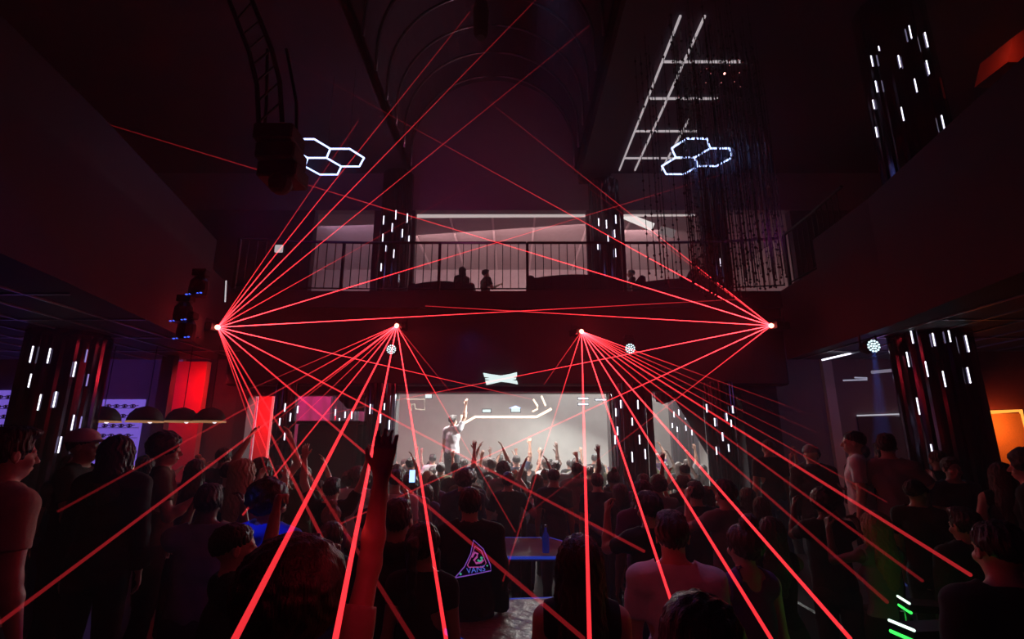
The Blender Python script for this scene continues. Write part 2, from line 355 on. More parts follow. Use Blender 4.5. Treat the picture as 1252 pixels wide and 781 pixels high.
laser('red laser projector at the right end of the balcony, fanning left', Rs, 9.1, (-1, -.3, 0), [
    (340,65,8.5,7.,3.2),(590,118,8.5,3.,3.),(20,118,6.,8.,4.2),(520,374,9.9,6.,4.2),(395,507,9.9,8.,4.0),(395,650,4.6,8.5,3.6),(640,632,5,4.,2.6),(700,215,9,1.,2.5)], 120, 90)
laser('red laser projector on the fascia above the left of the large opening', As, 9.85, (-.3, -1, 0), [
    (0,761,1.8,8.,3.6),(71,625,2.8,5.,3.),(297,629,3.3,6.,4.2),(287,781,.95,8.,6.5),(410,781,1.2,8.,7.5),(546,785,1.8,8.,6.5),(630,650,5,5.,2.8),(550,478,9,.5,2.5),(330,520,7,3.,2.0),(300,478,7.2,3.,1.8),(320,556,6,2.4,2.4)], 8)
laser('red laser projector on the fascia above the right of the large opening', Bs, 9.85, (.5, -1, 0), [
    (721,790,1.6,8.,6.5),(828,757,2.25,8.,6.5),(943,781,1.7,8.,6.5),(1040,781,1.8,8.,6.5),(1085,736,2.1,6.,3.4),(1128,710,2.4,5.5,3.4),(1187,703,1.95,7.,4.4),(1085,614,5.,4.,2.6),(1000,548,6,4.,2.),(1000,529,6,4.,1.7),(960,495,7,4.,1.6),
    (615,710,4,4.,3.2),(665,470,9,.8,2.),(1000,510,6,3.,1.6)], 10)

# ================================================================== LAMPS AND SIGNS
def led_head(label, px, py, Y, r, lens=M['whitelens'], tilt=0., n_ring=2):
    c = P(px, py, Y); t = thing('moving_head_light', label, 'stage light', c, 0, 'round multi-cell stage lights')
    mb = MB(); mb.rings([[(rr*math.cos(2*PI*k/20), y, rr*math.sin(2*PI*k/20)) for k in range(20)] for rr, y in ((r*1.02, .0), (r*1.12, .02), (r*1.12, .12), (r*.8, .22))]); mb.build('head', M['metal'], t)
    mb = MB(); mb.tube([(-r*1.25, .1, 0), (-r*1.25, .1, r*1.9), (r*1.25, .1, r*1.9), (r*1.25, .1, 0)], .018, 6); mb.build('yoke', M['metal'], t)
    box((-r*.9, .0, r*1.9), (r*.9, .2, r*1.9+.09), .01).build('base', M['metal'], t)
    cells = [(0, 0)]+[(r*.42*math.cos(PI*k/3), r*.42*math.sin(PI*k/3)) for k in range(6)]+[(r*.82*math.cos(PI*k/6+.26), r*.82*math.sin(PI*k/6+.26)) for k in range(12)]
    for x, z in cells:
        mb = MB(); mb.rings([[(x+r*.155*math.cos(2*PI*k/8), y, z+r*.155*math.sin(2*PI*k/8)) for k in range(8)] for y in (-.012, .004)]); mb.build('lens', lens, t)
    return t
led_head('round stage light with white cells under the left fascia laser', 478.5, 427, 9.7, .095)
led_head('round stage light with white cells under the right fascia laser', 770.5, 426, 9.7, .10)
led_head('round stage light with cyan cells casting a blue beam at right', 1068, 423, 7.6, .10)
# hexagon lights (three joined hexagons, horizontal)
def hexlight(label, corners, cx, cy, rr, z):
    c = PZ(cx, cy, z); t = thing('hexagon_light', label, 'ceiling light', c, 0, 'triple hexagon lights')
    done = set()
    for hx, hy in corners:
        pts = [(hx*rr+rr*math.cos(PI/3*k), hy*rr+rr*math.sin(PI/3*k)) for k in range(6)]
        for k in range(6):
            a, b = pts[k], pts[(k+1) % 6]; key = tuple(sorted(((round(a[0], 2), round(a[1], 2)), (round(b[0], 2), round(b[1], 2)))))
            if key in done: continue
            done.add(key); mb = MB(); mb.tube([(a[0], a[1], 0), (b[0], b[1], 0)], .017, 8); mb.build('light_tube', M['hexled'], t)
    for x, y in ((-.5*rr, .6*rr), (.9*rr, 0)):
        mb = MB(); mb.tube([(x, y, .01), (x, y, ZC-z)], .004, 5); mb.build('hanging_wire', M['metal'], t)
s3 = math.sqrt(3)/2
hexlight('three joined glowing hexagons hanging left of the vault', [(-.75, s3), (-.75, -s3), (.75, 0)], 405, 193, .37, 7.6)
hexlight('three joined glowing hexagons hanging behind the bead strands', [(-.75, s3), (-.75, -s3), (.75, 0)], 855, 192.5, .37, 7.6)
light('AREA', PZ(405, 193, 7.6)-Vector((0, 0, .05)), (.2, .3, 1), 6, 1.0, PZ(405, 193, 7.6)-Vector((0, 0, 2)))
light('AREA', PZ(855, 193, 7.6)-Vector((0, 0, .05)), (.2, .3, 1), 5, 1.0, PZ(855, 193, 7.6)-Vector((0, 0, 2)))
# X shaped sign
def cr(x, y): v = P(570+x/13.91, 440+y/13.91, YB-.42); return (v.x, v.z)
poly = [cr(*q) for q in [(290,222),(440,248),(590,268),(730,245),(862,212),(864,278),(755,302),(848,300),(848,330),(755,338),(866,355),(878,415),(730,385),(590,370),(470,398),(345,425),(325,355),(430,338),(325,333),(322,315),(420,300),(308,290)]]
mb = MB(); mb.prismY(poly, YB-.46, YB-.41)
ctr = Vector((sum(p[0] for p in poly)/len(poly), YB-.43, sum(p[1] for p in poly)/len(poly)))
t = thing('logo_sign', 'white glowing cross-shaped logo sign above the large opening', 'sign', ctr)
mb.v = [tuple(Vector(q)-ctr) for q in mb.v]; mb.build('sign_face', M['sign'], t)
box((-.3, .02, -.05), (.3, .06, .05)).build('mounting_bar', M['metal'], t)

# back room details: warm LED line, ceiling panels
def strip(name, pts, Y, m, r=.02, parent=None):
    mb = MB(); mb.tube([P(x, y, Y) for x, y in pts], r, 8); return mb.build(name, m, parent)
t = strip('led_strip', [(564,519),(581,509.5),(656,509.5),(672,501),(674,499.5)], 15.5, M['warmled'], .035); tag(t, 'long warm glowing light strip bent at both ends in the back room', 'light strip')
t = strip('led_strip', [(652,488),(657,496),(657,500),(651,503)], 14.5, M['warmled'], .022); tag(t, 'short hooked glowing strip above the long light strip', 'light strip')
t = strip('led_strip', [(662,484),(667,496)], 14.5, M['warmled'], .022); tag(t, 'short slanted glowing strip right of the hooked one', 'light strip')
t = strip('led_strip', [(564.5,507),(564.5,515)], 15.5, M['warmled'], .03); tag(t, 'tiny upright glowing strip left of the long light strip', 'light strip')
t = strip('led_strip', [(497,488),(519,488),(519,501),(508,500),(507,494),(503,494),(503,502)], 15, mat('dim_strip', (.1,.1,.1), emit=(.9,.8,.6), es=.62, sample=False), .02); tag(t, 'dim square spiral strip at the left of the large opening', 'light strip')
for i, (x0, x1, y0, y1, lb) in enumerate(((520,528,482,486.5,'bright white ceiling lamp at the left top of the large opening'),(590,600,500.5,504,'small cyan-white lamp above the middle of the light strip'),(625,636,499,503.5,'cyan-white projector window above the light strip'),(707,719,486.2,488,'upper thin white lamp bar at the right of the large opening'),(707,719,493,495,'lower thin white lamp bar at the right of the large opening'),(728,741,488,489.2,'faint long lamp bar in the right corner of the large opening'))):
    a = P(x0, y1, 15.2); b = P(x1, y0, 15.2); c = (a+b)/2
    t = thing('lamp_panel', lb, 'lamp', c)
    h = (b-a)/2
    box((-h.x, -.03, -h.z), (h.x, .0, h.z)).build('panel', M['sign'] if i < 3 else M['tube'], t)
    box((-h.x-.02, 0, -h.z-.02), (h.x+.02, .06, h.z+.02)).build('backing', M['metal'], t)
    if i == 2:
        mb = MB(); q = (P(631, 496, 15.2)-c).z; mb.prismY([(-.2, h.z), (.16, h.z), (.0, q)], -.03, 0); mb.build('hood', M['hexled'], t)
# extra lights in upper room: bright duct strips
def slab(pts, Y, d, name, m, lb, cat):
    vv = [P(x, y, Y) for x, y in pts]; c = sum(vv, Vector())/len(vv)
    mb = MB(); mb.prismY([(v.x-c.x, v.z-c.z) for v in vv], -d/2, d/2); o = mb.build(name, m, None, loc=c); tag(o, lb, cat); return o
soft = glow('frosted_light_panel', (.92, .78, .76), .62)
slab([(509,257),(714,256),(718,264.5),(507,265.5)], YU+.32, .1, 'light_cove', soft, 'long pale lit cove along the top of the left upper opening', 'light cove')
slab([(762,255),(850,254),(850,263.5),(762,264)], YU+.32, .1, 'light_cove', soft, 'pale lit cove along the top of the right upper opening', 'light cove')
slab([(762,263),(769,262),(800,274),(797,281.5),(763,267)], YU+.4, .1, 'light_duct', glow('bright_duct', (1., .93, .9), .95), 'bright white slanting light duct in the right upper opening', 'light duct')
slab([(808,277),(826,282),(823,291),(806,285)], YU+1., .1, 'light_duct', glow('dim_duct', (.8, .62, .64), .2), 'dimmer grey slanting light duct lower in the right opening', 'light duct')
# ceiling battens in the upper room fanning toward the viewer
for i, x in enumerate((-3.2, -1.9, -.6, .7, 2.4, 3.7)):
    mb = box((-.03, -2.8, -.04), (.03, 2.8, 0)); o = mb.build('ceiling_batten', mat('batten', (.6, .5, .5), .5), None, loc=(x, YU+3.2, ZH+.36))
    tag(o, ['first','second','third','fourth','fifth','sixth'][i]+' thin pale ceiling batten from the left in the room behind the balcony', 'ceiling batten', 'ceiling battens upstairs')
# pendants by the bar
for i, (px, w_) in enumerate(((124.5, 37), (177, 37), (222, 34), (256, 34))):
    c = P(px, 515.5, 8.6); rr = w_/2/FPX*8.8
    t = thing('pendant_lamp', 'black dome pendant lamp with brass rim, '+['nearest the far left column','second from the far left column','third from the far left column','farthest from the far left column'][i], 'pendant lamp', c, 0, 'dome pendant lamps over the bar')
    mb = MB(); mb.lathe([(rr, 0), (rr*.97, rr*.22), (rr*.85, rr*.52), (rr*.6, rr*.8), (rr*.25, rr*.93), (.03, rr*.97)], n=28); mb.build('lamp_shade', M['black'], t, True)
    mb = MB(); mb.lathe([(rr*.98, -.012), (rr*1.02, -.012), (rr*1.02, .012), (rr*.98, .012)], n=28, cap=False); mb.build('rim', glow('glowing_brass_rim', (1., .45, .2), .35), t)  # rim emission stands in for lamplight on the brass
    mb = MB(); mb.tube([(0, 0, rr*.95), (0, 0, ZL-c.z)], .006, 6); mb.build('cord', M['metal'], t)
    mb = MB(); mb.ball((rr*.6, -.1, .0), .035, 8, 6); mb.build('bulb', glow('bulb', (1., .9, .95), 1.2), t)
# backlit display panels behind bar with chain ornaments
linkm = mat('black_ornament', (.01, .01, .015), .5)
for lb, x0, x1, y0, y1 in (('violet backlit display panel behind the dome lamps', 120, 171, 488, 600), ('violet backlit display panel left of the far left column', -40, 23, 477, 600)):
    a = P(x0, 520, 10.72); b = P(x1, 520, 10.72); a.z = P(60, y1, 10.72).z; b.z = P(60, y0, 10.72).z; c = Vector(((a.x+b.x)/2, 10.72, a.z)); W = (b.x-a.x)/2; H = b.z-a.z
    t = thing('display_panel', lb, 'display panel', c, 0, 'violet backlit panels')
    box((-W, 0, 0), (W, .06, H)).build('backlit_panel', M['purplepanel'], t)
    k = 0; z = H-.14
    while z > .1:
        mb = MB(); x = -W+(.15 if x0 > 0 else .05); n = 0
        while x < W-.1:
            mb.tube([(x+.055*math.cos(q*PI/6), -.02, z+.028*math.sin(q*PI/6)) for q in range(13)], .011, 5, False)
            mb.ball((x, -.02, z), .022, 6, 4); mb.tube([(x+.055, -.02, z), (x+.115, -.02, z+.01)], .008, 5)
            x += .17; n += 1
        mb.tube([(-W, -.02, z-.045), (W, -.02, z-.045)], .006, 5)
        mb.build('ornament_row', linkm, t); z -= .20
# LED lines at far right room
t = strip('led_strip', [(1005,440),(1060,427.5)], 9.3, M['tube'], .016); tag(t, 'long white light line rising to the cyan stage light', 'light strip')
t = strip('led_strip', [(1078,422),(1092,418.5)], 9.3, M['tube'], .016); tag(t, 'short white light line right of the cyan stage light', 'light strip')
t = strip('led_strip', [(1031,465),(1060,464),(1060,462),(1045,461.5)], 9.8, mat('dim_white', (.1,.1,.1), emit=(.6,.6,.8), es=.5, sample=False), .014); tag(t, 'dim hooked light line on the pale far right wall', 'light strip')
t = strip('led_strip', [(1066,455),(1098,452)], 9.8, mat('dim_white_b', (.1,.1,.1), emit=(.5,.45,.6), es=.35, sample=False), .03); tag(t, 'faint broad light line left of the right column', 'light strip')
# lit door frame at far right + second orange one
a = P(1048, 508, 10.75); b = P(1104, 506, 10.75)
t = thing('lit_door_frame', 'white lit door frame left of the right column', 'door frame', (a.x, 10.75, .35), 0)
mb = MB(); mb.tube([(0, 0, a.z-.35), (b.x-a.x, 0, b.z-.35)], .014, 8); mb.build('top_strip', mat('dim_white_c', (.1,.1,.1), emit=(.8,.8,.9), es=.6, sample=False), t)
mb = MB(); q = P(1111, 545, 10.75); mb.tube([(b.x-a.x, 0, b.z-.35), (b.x-a.x+.03, 0, q.z-.35), (b.x-a.x+.03, 0, q.z-.8)], .03, 8); mb.build('side_strip', M['tube'], t)
box((0, .0, 0), (b.x-a.x, .03, a.z-.37)).build('door_leaf', M['dark'], t)
Yo = 9.0
a = P(1208, 504, Yo); b = P(1246, 502, Yo)
struct('wall_red', box((P(1199, 500, Yo).x, Yo, .35), (12.6, Yo+.15, ZL)), mat('red_wall', (.16, .02, .025), .8, noise=.15, nscale=9), 'dark red wall behind the right column')  # fall-off of the orange light is put into this dark wall colour
t = thing('lit_panel_frame', 'orange glowing picture frame on the red wall', 'wall light', (a.x, Yo-.03, a.z-1.1))
mb = MB(); mb.tube([(0, 0, 1.1), (b.x-a.x, 0, b.z-a.z+1.1), (b.x-a.x, 0, P(1252,545,Yo).z-a.z+1.1), (b.x-a.x, 0, 0)], .03, 8); mb.build('light_tube', M['orangeled'], t)
box((0, .0, 0), (b.x-a.x, .02, 1.08)).build('panel', mat('orange_lit_panel', (.6, .22, .07), .8, noise=.3, nscale=40), t)  # orange light inside the frame is put into the panel colour
t = strip('led_strip', [(1202,484),(1204,500),(1211,550)], 8.8, M['orangeled'], .012); tag(t, 'thin orange light line hugging the right column edge', 'light strip')
light('AREA', P(1240, 515, Yo-.5), (1, .30, .06), 9, .4, P(1235, 540, Yo))
light('AREA', P(1230, 40, 6.6), (1, .12, .06), 3, .5, P(1235, 90, 7.5))
# upper-right lit box
slab([(1218,62),(1252,38),(1290,38),(1290,92),(1211,92)], 7.2, .6, 'ceiling_box', mat('brick_red_box', (.35,.08,.05), .7), 'dark red lit boxed ceiling feature in the upper right corner', 'ceiling box')
# small tube on left gallery
t = strip('wall_tube_light', [(276.5,343),(275.3,369)], 8.5, mat('greytube', (.1,.1,.1), emit=(.8,.75,.8), es=.7, sample=False), .012); tag(t, 'small upright white tube above the left laser', 'light tube')
def smalllight(px, py, Y, lb):
    c = P(px, py, Y); t = thing('moving_head_light', lb, 'stage light', c, 0, 'dim blue stage lights at left')
    mb = MB(); mb.lathe([(.12, -.1), (.13, 0), (.12, .12), (.06, .2)], n=16); mb.build('head', M['metal'], t)
    box((-.1, -.07, .2), (.1, .07, .3), .01).build('base', M['metal'], t)
    for k in range(5):
        mb = MB(); mb.ball((-.1+.05*k, -.1, -.1+.006*k), .016, 6, 4, (1.3, 1, .6)); mb.build('lens', M['bluelens'], t)
for i, (x, y) in enumerate(((243,354),(224,386),(228,407))): smalllight(x, y, 7.0, ['upper','middle','lower'][i]+' dim blue stage light left of the left laser')
t = strip('led_strip', [(-6,350),(15,354),(31,359.5)], 6.5, mat('green_white', (.1,.1,.1), emit=(.4,1.,.75), es=.9, sample=False), .012); tag(t, 'thin green-white light line at the left edge', 'light strip')
# hanging line array / black equipment at upper left
def speakerstack():
    c = P(343, 160, 5.6); t = thing('hanging_speaker', 'black loudspeaker cluster hanging before the left hexagon light', 'loudspeaker', c)
    for k in range(3):
        a = .06*k
        box((-.24+.02*k, -.2+a, -.22*(k+1)), (.24+.02*k, .2+a, -.22*k-.01), .02).build('speaker_cabinet', M['black'], t)
    mb = MB(); mb.tube([(-.2, 0, 0), (-.22, 0, .4), (-.3, 0, 1.2)], .02, 6); mb.tube([(.2, 0, 0), (.16, 0, .4), (-.05, 0, 1.2)], .02, 6); mb.build('rigging', M['metal'], t)
    mb = MB(); mb.ball((.1, -.05, -.75), .14, 10, 8); mb.build('lamp_head', M['black'], t)
speakerstack()
# curved truss above speaker
pts = [P(x, y, 5.5) for x, y in ((300,-20),(318,25),(332,60),(342,100),(345,150))]
t = thing('curved_truss', 'black curved truss at the upper left', 'truss', pts[0]); q0 = pts[0]
mb = MB(); mb.tube([p-q0 for p in pts], .03, 8); mb.tube([p-q0+Vector((-.28, 0, -.05)) for p in pts], .03, 8); mb.build('chord', M['metal'], t)
mb = MB()
for i in range(len(pts)-1):
    for u in (0, .5): mb.tube([pts[i].lerp(pts[i+1], u)-q0, pts[i].lerp(pts[i+1], u+.4)-q0+Vector((-.28, 0, -.05))], .014, 6)
mb.build('brace', M['metal'], t)
# black hanging pole top centre
c = P(588, 30, 8); t = thing('hanging_light', 'black cylindrical spotlight hanging from the vault', 'stage light', c)
mb = MB(); mb.lathe([(.08, -.3), (.13, -.22), (.15, .3), (.12, .5)], n=18); mb.build('housing', M['black'], t)
mb = MB(); mb.tube([(0, 0, .5), (0, 0, 12.6-c.z)], .03, 6); mb.build('pole', M['metal'], t)

# bead strands (one object: nobody could count the beads)
rnd = random.Random(5); mb = MB()
for k in range(150):
    px = 782+rnd.random()*180
    if px < 842 and rnd.random() < .8: continue
    Y = 7.2+rnd.random()*2.2
    top = ZC; c = P(px, 300, Y); zb = P(px, 345+rnd.random()*25-abs(px-880)*.25, Y).z
    mb.add([(c.x-.004, Y, top), (c.x+.004, Y, top), (c.x+.004, Y, zb), (c.x-.004, Y, zb), (c.x-.004, Y+.008, top), (c.x+.004, Y+.008, top), (c.x+.004, Y+.008, zb), (c.x-.004, Y+.008, zb)], [(0,1,2,3),(5,4,7,6),(0,4,5,1),(2,6,7,3),(0,3,7,4),(1,5,6,2)])
    z = zb
    while z < top-.1:
        mb.ball((c.x, Y+.004, z), .014+.012*rnd.random(), 6, 4); z += .16+.22*rnd.random()
o = mb.build('bead_curtain', M['beads'], None, True, fix=False); tag(o, 'curtain of dark bead strands hanging from the right ceiling', 'bead curtain', None, 'stuff')
# clear star lamp in the strands
c = P(886, 90, 8); t = thing('sparkle_lamp', 'tiny red-orange sparkling lamp among the bead strands', 'lamp', c)
mb = MB(); mb.ball((0, 0, 0), .022, 8, 6); mb.build('bulb', glow('pink_spark', (1., .35, .3), 4.), t)
mb = MB(); mb.tube([(0, 0, 0), (0, 0, ZC-c.z)], .004, 5); mb.build('cord', M['metal'], t)
sp = glow('dim_spark', (1., .3, .3), .6)
for x, y in ((869,90),(904,89),(903,73),(892,80),(882,101),(864,84),(905,106),(898,100),(863,101)):
    mb = MB(); mb.ball(P(x, y, 8)-c, .009, 6, 4); mb.build('spark', sp, t)

# sofas on the balcony
def sofa(px0, px1, ptop, Y, lb):
    a = P(px0, ptop, Y); b = P(px1, ptop, Y); W = b.x-a.x; H = a.z-ZF; c = Vector(((a.x+b.x)/2, Y, ZF))
    t = thing('sofa', lb, 'sofa', c, 0, 'dark balcony sofas')
    n = 14; pr = [(-W/2+W*k/n, H*(.82+.18*math.sin(PI*k/n))) for k in range(n+1)]
    mb = MB(); mb.prismY(pr+[(W/2, .1), (-W/2, .1)], -.1, .1); mb.build('backrest', M['velvet'], t)
    box((-W/2, .1, .1), (W/2, .75, .45), .05).build('seat', M['velvet'], t)
    for x in (-W/2, W/2-.15): box((x, .0, .1), (x+.15, .75, .62), .04).build('armrest', M['velvet'], t)
    for x in (-W/2+.1, W/2-.16):
        for y in (.0, .65): box((x, y, 0), (x+.06, y+.06, .1)).build('foot', M['metal'], t)
sofa(645, 762, 337, YB+.35, 'dark rounded sofa behind the railing between the upper openings')
sofa(782, 885, 342, YB+.35, 'dark sofa behind the railing in front of the right upper opening')
sofa(500, 580, 345, YB+.9, 'low dark sofa behind the left railing')
# black kiosk under balcony
a = P(372, 515, YB-.6); b = P(444, 515, YB-.6)
t = thing('kiosk', 'tall black kiosk left of the large opening under the balcony', 'kiosk', ((a.x+b.x)/2, YB-.6, 0)); W = (b.x-a.x)/2
box((-W, -.28, .1), (W, .28, a.z-.06), .02).build('cabinet', M['black'], t); box((-W-.03, -.33, a.z-.06), (W+.03, .33, a.z), .015).build('top', M['metal'], t)
box((-W+.04, -.26, 0), (W-.04, .26, .1)).build('plinth', M['metal'], t)
for s in (-1, 1): box((min(0, s*(W-.05)), -.315, .2), (max(0, s*(W-.05)), -.3, a.z-.2), .004).build('door', M['black'], t)
# drapes
def drape(pts_top, pts_bot, Y, m, lb, grp='swagged drapes'):
    # surface between two polylines with folds and thickness
    n = 60
    def samp(pts, u):
        L = len(pts)-1; k = min(int(u*L), L-1); f = u*L-k; return pts[k][0]*(1-f)+pts[k+1][0]*f, pts[k][1]*(1-f)+pts[k+1][1]*f
    mb = MB(); rows = 12; F = []; Bk = []
    for j in range(rows+1):
        r = []
        for i in range(n+1):
            u = i/n; x0, y0 = samp(pts_top, u); x1, y1 = samp(pts_bot, u); v = j/rows
            p = P(x0*(1-v)+x1*v, y0*(1-v)+y1*v, Y); p.y += .035*math.sin(u*38+.6*math.sin(v*3)); r.append(p)
        F.append(r); Bk.append([q+Vector((0, .015, 0)) for q in r])
    rs = [f+list(reversed(bk)) for f, bk in zip(F, Bk)]
    mb.rings(rs, True); o = mb.build('drape', m, None, True, fix=True); tag(o, lb, 'drape', grp); return o
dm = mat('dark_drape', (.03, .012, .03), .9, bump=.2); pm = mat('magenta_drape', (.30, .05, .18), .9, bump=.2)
drape([(797,476),(803,476),(812,476),(822,476),(830,476),(916,476)], [(798,484),(803,491),(811,494),(819,491),(825,488),(916,640)], YB+.35, dm, 'dark swagged drape over the right opening, cut diagonally')
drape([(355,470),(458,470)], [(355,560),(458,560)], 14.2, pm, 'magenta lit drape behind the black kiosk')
drape([(404,476),(413,476),(425,476),(440,476),(452,476)], [(408,480),(414,488),(424,499),(436,503),(452,502)], YB+.36, dm, 'dark scalloped drape above the black kiosk')
rw = mat('red_panel', (.6, .04, .05), .7)
a = P(315, 500, YB+.9); b = P(333, 484, YB+.9); tag(box((a.x, YB+.9, 0), (b.x, YB+1.0, b.z)).build('wall_panel', rw, None), 'bright red upright panel at the left under the balcony', 'wall panel')
a = P(304, 500, YB+.9); b = P(313.5, 486, YB+.9); tag(box((a.x-.05, YB+.9, 0), (b.x, YB+1.0, b.z)).build('wall_panel', M['pale'], None), 'pale pink upright panel left of the bright red one', 'wall panel')
# red wall by bar
a = P(203, 464, 10.4); b = P(254, 464, 10.4)
struct('wall_bar_red', box((a.x, 10.3, .35), (b.x, 10.45, ZL)), mat('bar_red_wall', (.6, .05, .06), .7), 'red lit wall section beside the bar')
struct('trim_6', box((P(188, 500, 9.6).x, 9.6, .35), (P(203, 500, 9.6).x, 9.75, ZL)), M['dark'], 'dark pier left of the red wall section')
light('AREA', P(243, 462, 9.7), (1, .02, .03), 16, .3, P(238, 500, 10.3))
# ================================================================== BAR, TABLES, PROPS
def hex_table(lb, cx, cy, r, z, rot, edge, topm, sx=1., grp='led edged tables'):
    t = thing('table', lb, 'table', (cx, cy, 0), rot, grp)
    pts = [(r*sx*math.cos(PI/3*k), r*math.sin(PI/3*k)) for k in range(6)]
    mb = MB(); mb.prism([(x*.97, y*.97) for x, y in pts], z-.05, z); mb.build('tabletop', topm, t)
    for k in range(6):
        a, b = pts[k], pts[(k+1) % 6]; mb = MB(); mb.tube([(a[0], a[1], z-.012), (b[0], b[1], z-.012)], .016, 6); mb.build('edge_light', edge, t)
    mb = MB(); mb.lathe([(.09, .02), (.06, .1), (.06, z-.05)], n=16); mb.build('pedestal', M['metal'], t)
    mb = MB(); mb.lathe([(.30, 0), (.30, .02), (.1, .04)], n=24); mb.build('base', M['metal'], t)
    return t
topm = mat('worn_tabletop', (.17, .13, .13), .4, noise=.5, nscale=3, bump=.3, bscale=6)
foil = mat('crumpled_foil', (.30, .24, .22), .35, .2, noise=.4, nscale=6, bump=1., bscale=9)
be = glow('blue_edge_light', (.03, .08, .8), .35)
hex_table('table with blue edge and blue bottle behind the patterned jacket', P(643, 668, 6.2).x, 6.2, .62, 1.0, 0, be, topm, 1.0)
hex_table('table with blue edge and crumpled foil at the bottom middle', P(640, 760, 3.9).x+.08, 3.95, .66, .92, PI/3*.1, be, foil)
c = P(668, 682, 5.62)
t = thing('bottle', 'blue glowing bottle on the table behind', 'bottle', (P(667.5, 680, 5.75).x, 5.75, 1.02))
mb = MB(); mb.lathe([(.035, 0), (.038, .01), (.038, .15), (.03, .18), (.014, .21), (.013, .25)], n=16); mb.build('glass', mat('blue_glow_glass', (.03, .05, .3), .1, emit=(.02, .05, .6), es=.08), t, True)  # faint blue emission in the glass stands in for light on it
mb = MB(); mb.lathe([(.016, .25), (.016, .275)], n=12); mb.build('cap', M['steel'], t)
# small tables with green LED edges at right
for lb, (xa, ya), (xb, yb), Y, w_ in (('low bar table with bright green lit edge at the bottom right', (1085, 757), (1117, 775), 2.9, .4), ('small shelf with green lit edge behind the low bar table', (1096, 728), (1110, 734.5), 3.5, .2)):
    a = P(xa, ya, Y); b = P(xb, yb, Y-.15); b.z = a.z
    t = thing('bar_table', lb, 'table', (a.x, a.y, 0), 0, 'green lit bar tables'); h = a.z; d = b-a
    mb = MB(); n_ = Vector((-d.y, d.x, 0)).normalized()*w_; mb.prism([(0, 0), (d.x, d.y), (d.x+n_.x, d.y+n_.y), (n_.x, n_.y)], h-.05, h-.01); mb.build('tabletop', M['metal'], t)
    mb = MB(); mb.tube([(0, -.01, h), (d.x, d.y-.01, h)], .007, 6); mb.build('edge_light', M['whiteled'], t)
    mb = MB(); mb.tube([(.0, -.01, h-.05), (d.x, d.y-.01, h-.05)], .009, 6); mb.build('under_light', M['greenled'], t)
    for q in ((.03, .0), (d.x-.03, d.y), (n_.x+.05, n_.y-.03), (d.x+n_.x-.03, d.y+n_.y-.03)):
        mb = MB(); mb.tube([(q[0], q[1]+.02, 0), (q[0], q[1]+.02, h-.05)], .015, 6); mb.build('leg', M['metal'], t)
    light('POINT', a+Vector((.1, -.1, -.12)), (.05, 1, .1), .35, .03)
# bar counter on the left with a lit cake-like stack
xa = P(100, 580, 9.2).x; xb = P(255, 580, 9.2).x
t = thing('bar_counter', 'dark bar counter under the dome pendant lamps', 'bar counter', ((xa+xb)/2, 9.2, .35)); W = (xb-xa)/2
box((-W, -.25, 0), (W, .25, 1.05), .02).build('body', M['velvet'], t); box((-W-.05, -.32, 1.05), (W+.05, .32, 1.1), .01).build('worktop', M['metal'], t)
c = P(173, 556, 9.1)
t = thing('table_lamp', 'small glowing pink-orange lamp on the bar counter', 'lamp', (c.x, 9.1, 1.45))
mb = MB(); mb.lathe([(.09, .1), (.15, .1), (.17, .16), (.13, .28), (.06, .31)], n=20); mb.build('lamp_shade', glow('lampglow', (1., .42, .33), .6), t, True)
mb = MB(); mb.lathe([(.12, 0), (.12, .02), (.03, .04), (.03, .1)], n=16); mb.build('base', M['brass'], t)

# ================================================================== PEOPLE: signed distance bodies -> surface nets
def surface_nets(F, org, h):
    ins = F < 0
    nx, ny, nz = F.shape
    s = (nx-1, ny-1, nz-1); cnt = np.zeros(s); acc = np.zeros(s+(3,))
    c = [(i, j, k) for i in (0, 1) for j in (0, 1) for k in (0, 1)]
    def sub(A, o): return A[o[0]:o[0]+s[0], o[1]:o[1]+s[1], o[2]:o[2]+s[2]]
    for a in c:
        for ax in range(3):
            if a[ax]: continue
            b = list(a); b[ax] = 1; b = tuple(b)
            fa, fb = sub(F, a), sub(F, b); m = (fa < 0) != (fb < 0)
            if not m.any(): continue
            t = np.where(m, fa/np.where(m, fa-fb, 1), 0)
            cnt += m
            for q in range(3): acc[..., q] += np.where(m, a[q]+(t if q == ax else 0), 0)
    act = cnt > 0; idx = np.full(s, -1, int); idx[act] = np.arange(act.sum())
    ijk = np.argwhere(act); V = (ijk+acc[act]/cnt[act][:, None])*h+np.array(org)
    Q = []
    for ax in range(3):
        o = [0, 0, 0]; A = ins; B = np.roll(ins, -1, ax)
        m = (A != B); sl = [slice(1, -1)]*3; sl[ax] = slice(0, -1)
        mm = np.zeros_like(m); mm[tuple(sl)] = m[tuple(sl)]; e = np.argwhere(mm)
        if not len(e): continue
        u, w = (ax+1) % 3, (ax+2) % 3
        def g(du, dw): q = e.copy(); q[:, u] -= du; q[:, w] -= dw; return idx[q[:, 0], q[:, 1], q[:, 2]]
        quad = np.stack([g(1, 1), g(0, 1), g(0, 0), g(1, 0)], 1)
        fl = ~A[e[:, 0], e[:, 1], e[:, 2]]; quad[fl] = quad[fl][:, ::-1]; Q.append(quad)
    Q = np.concatenate(Q); Q = Q[(Q >= 0).all(1)]
    return V, Q
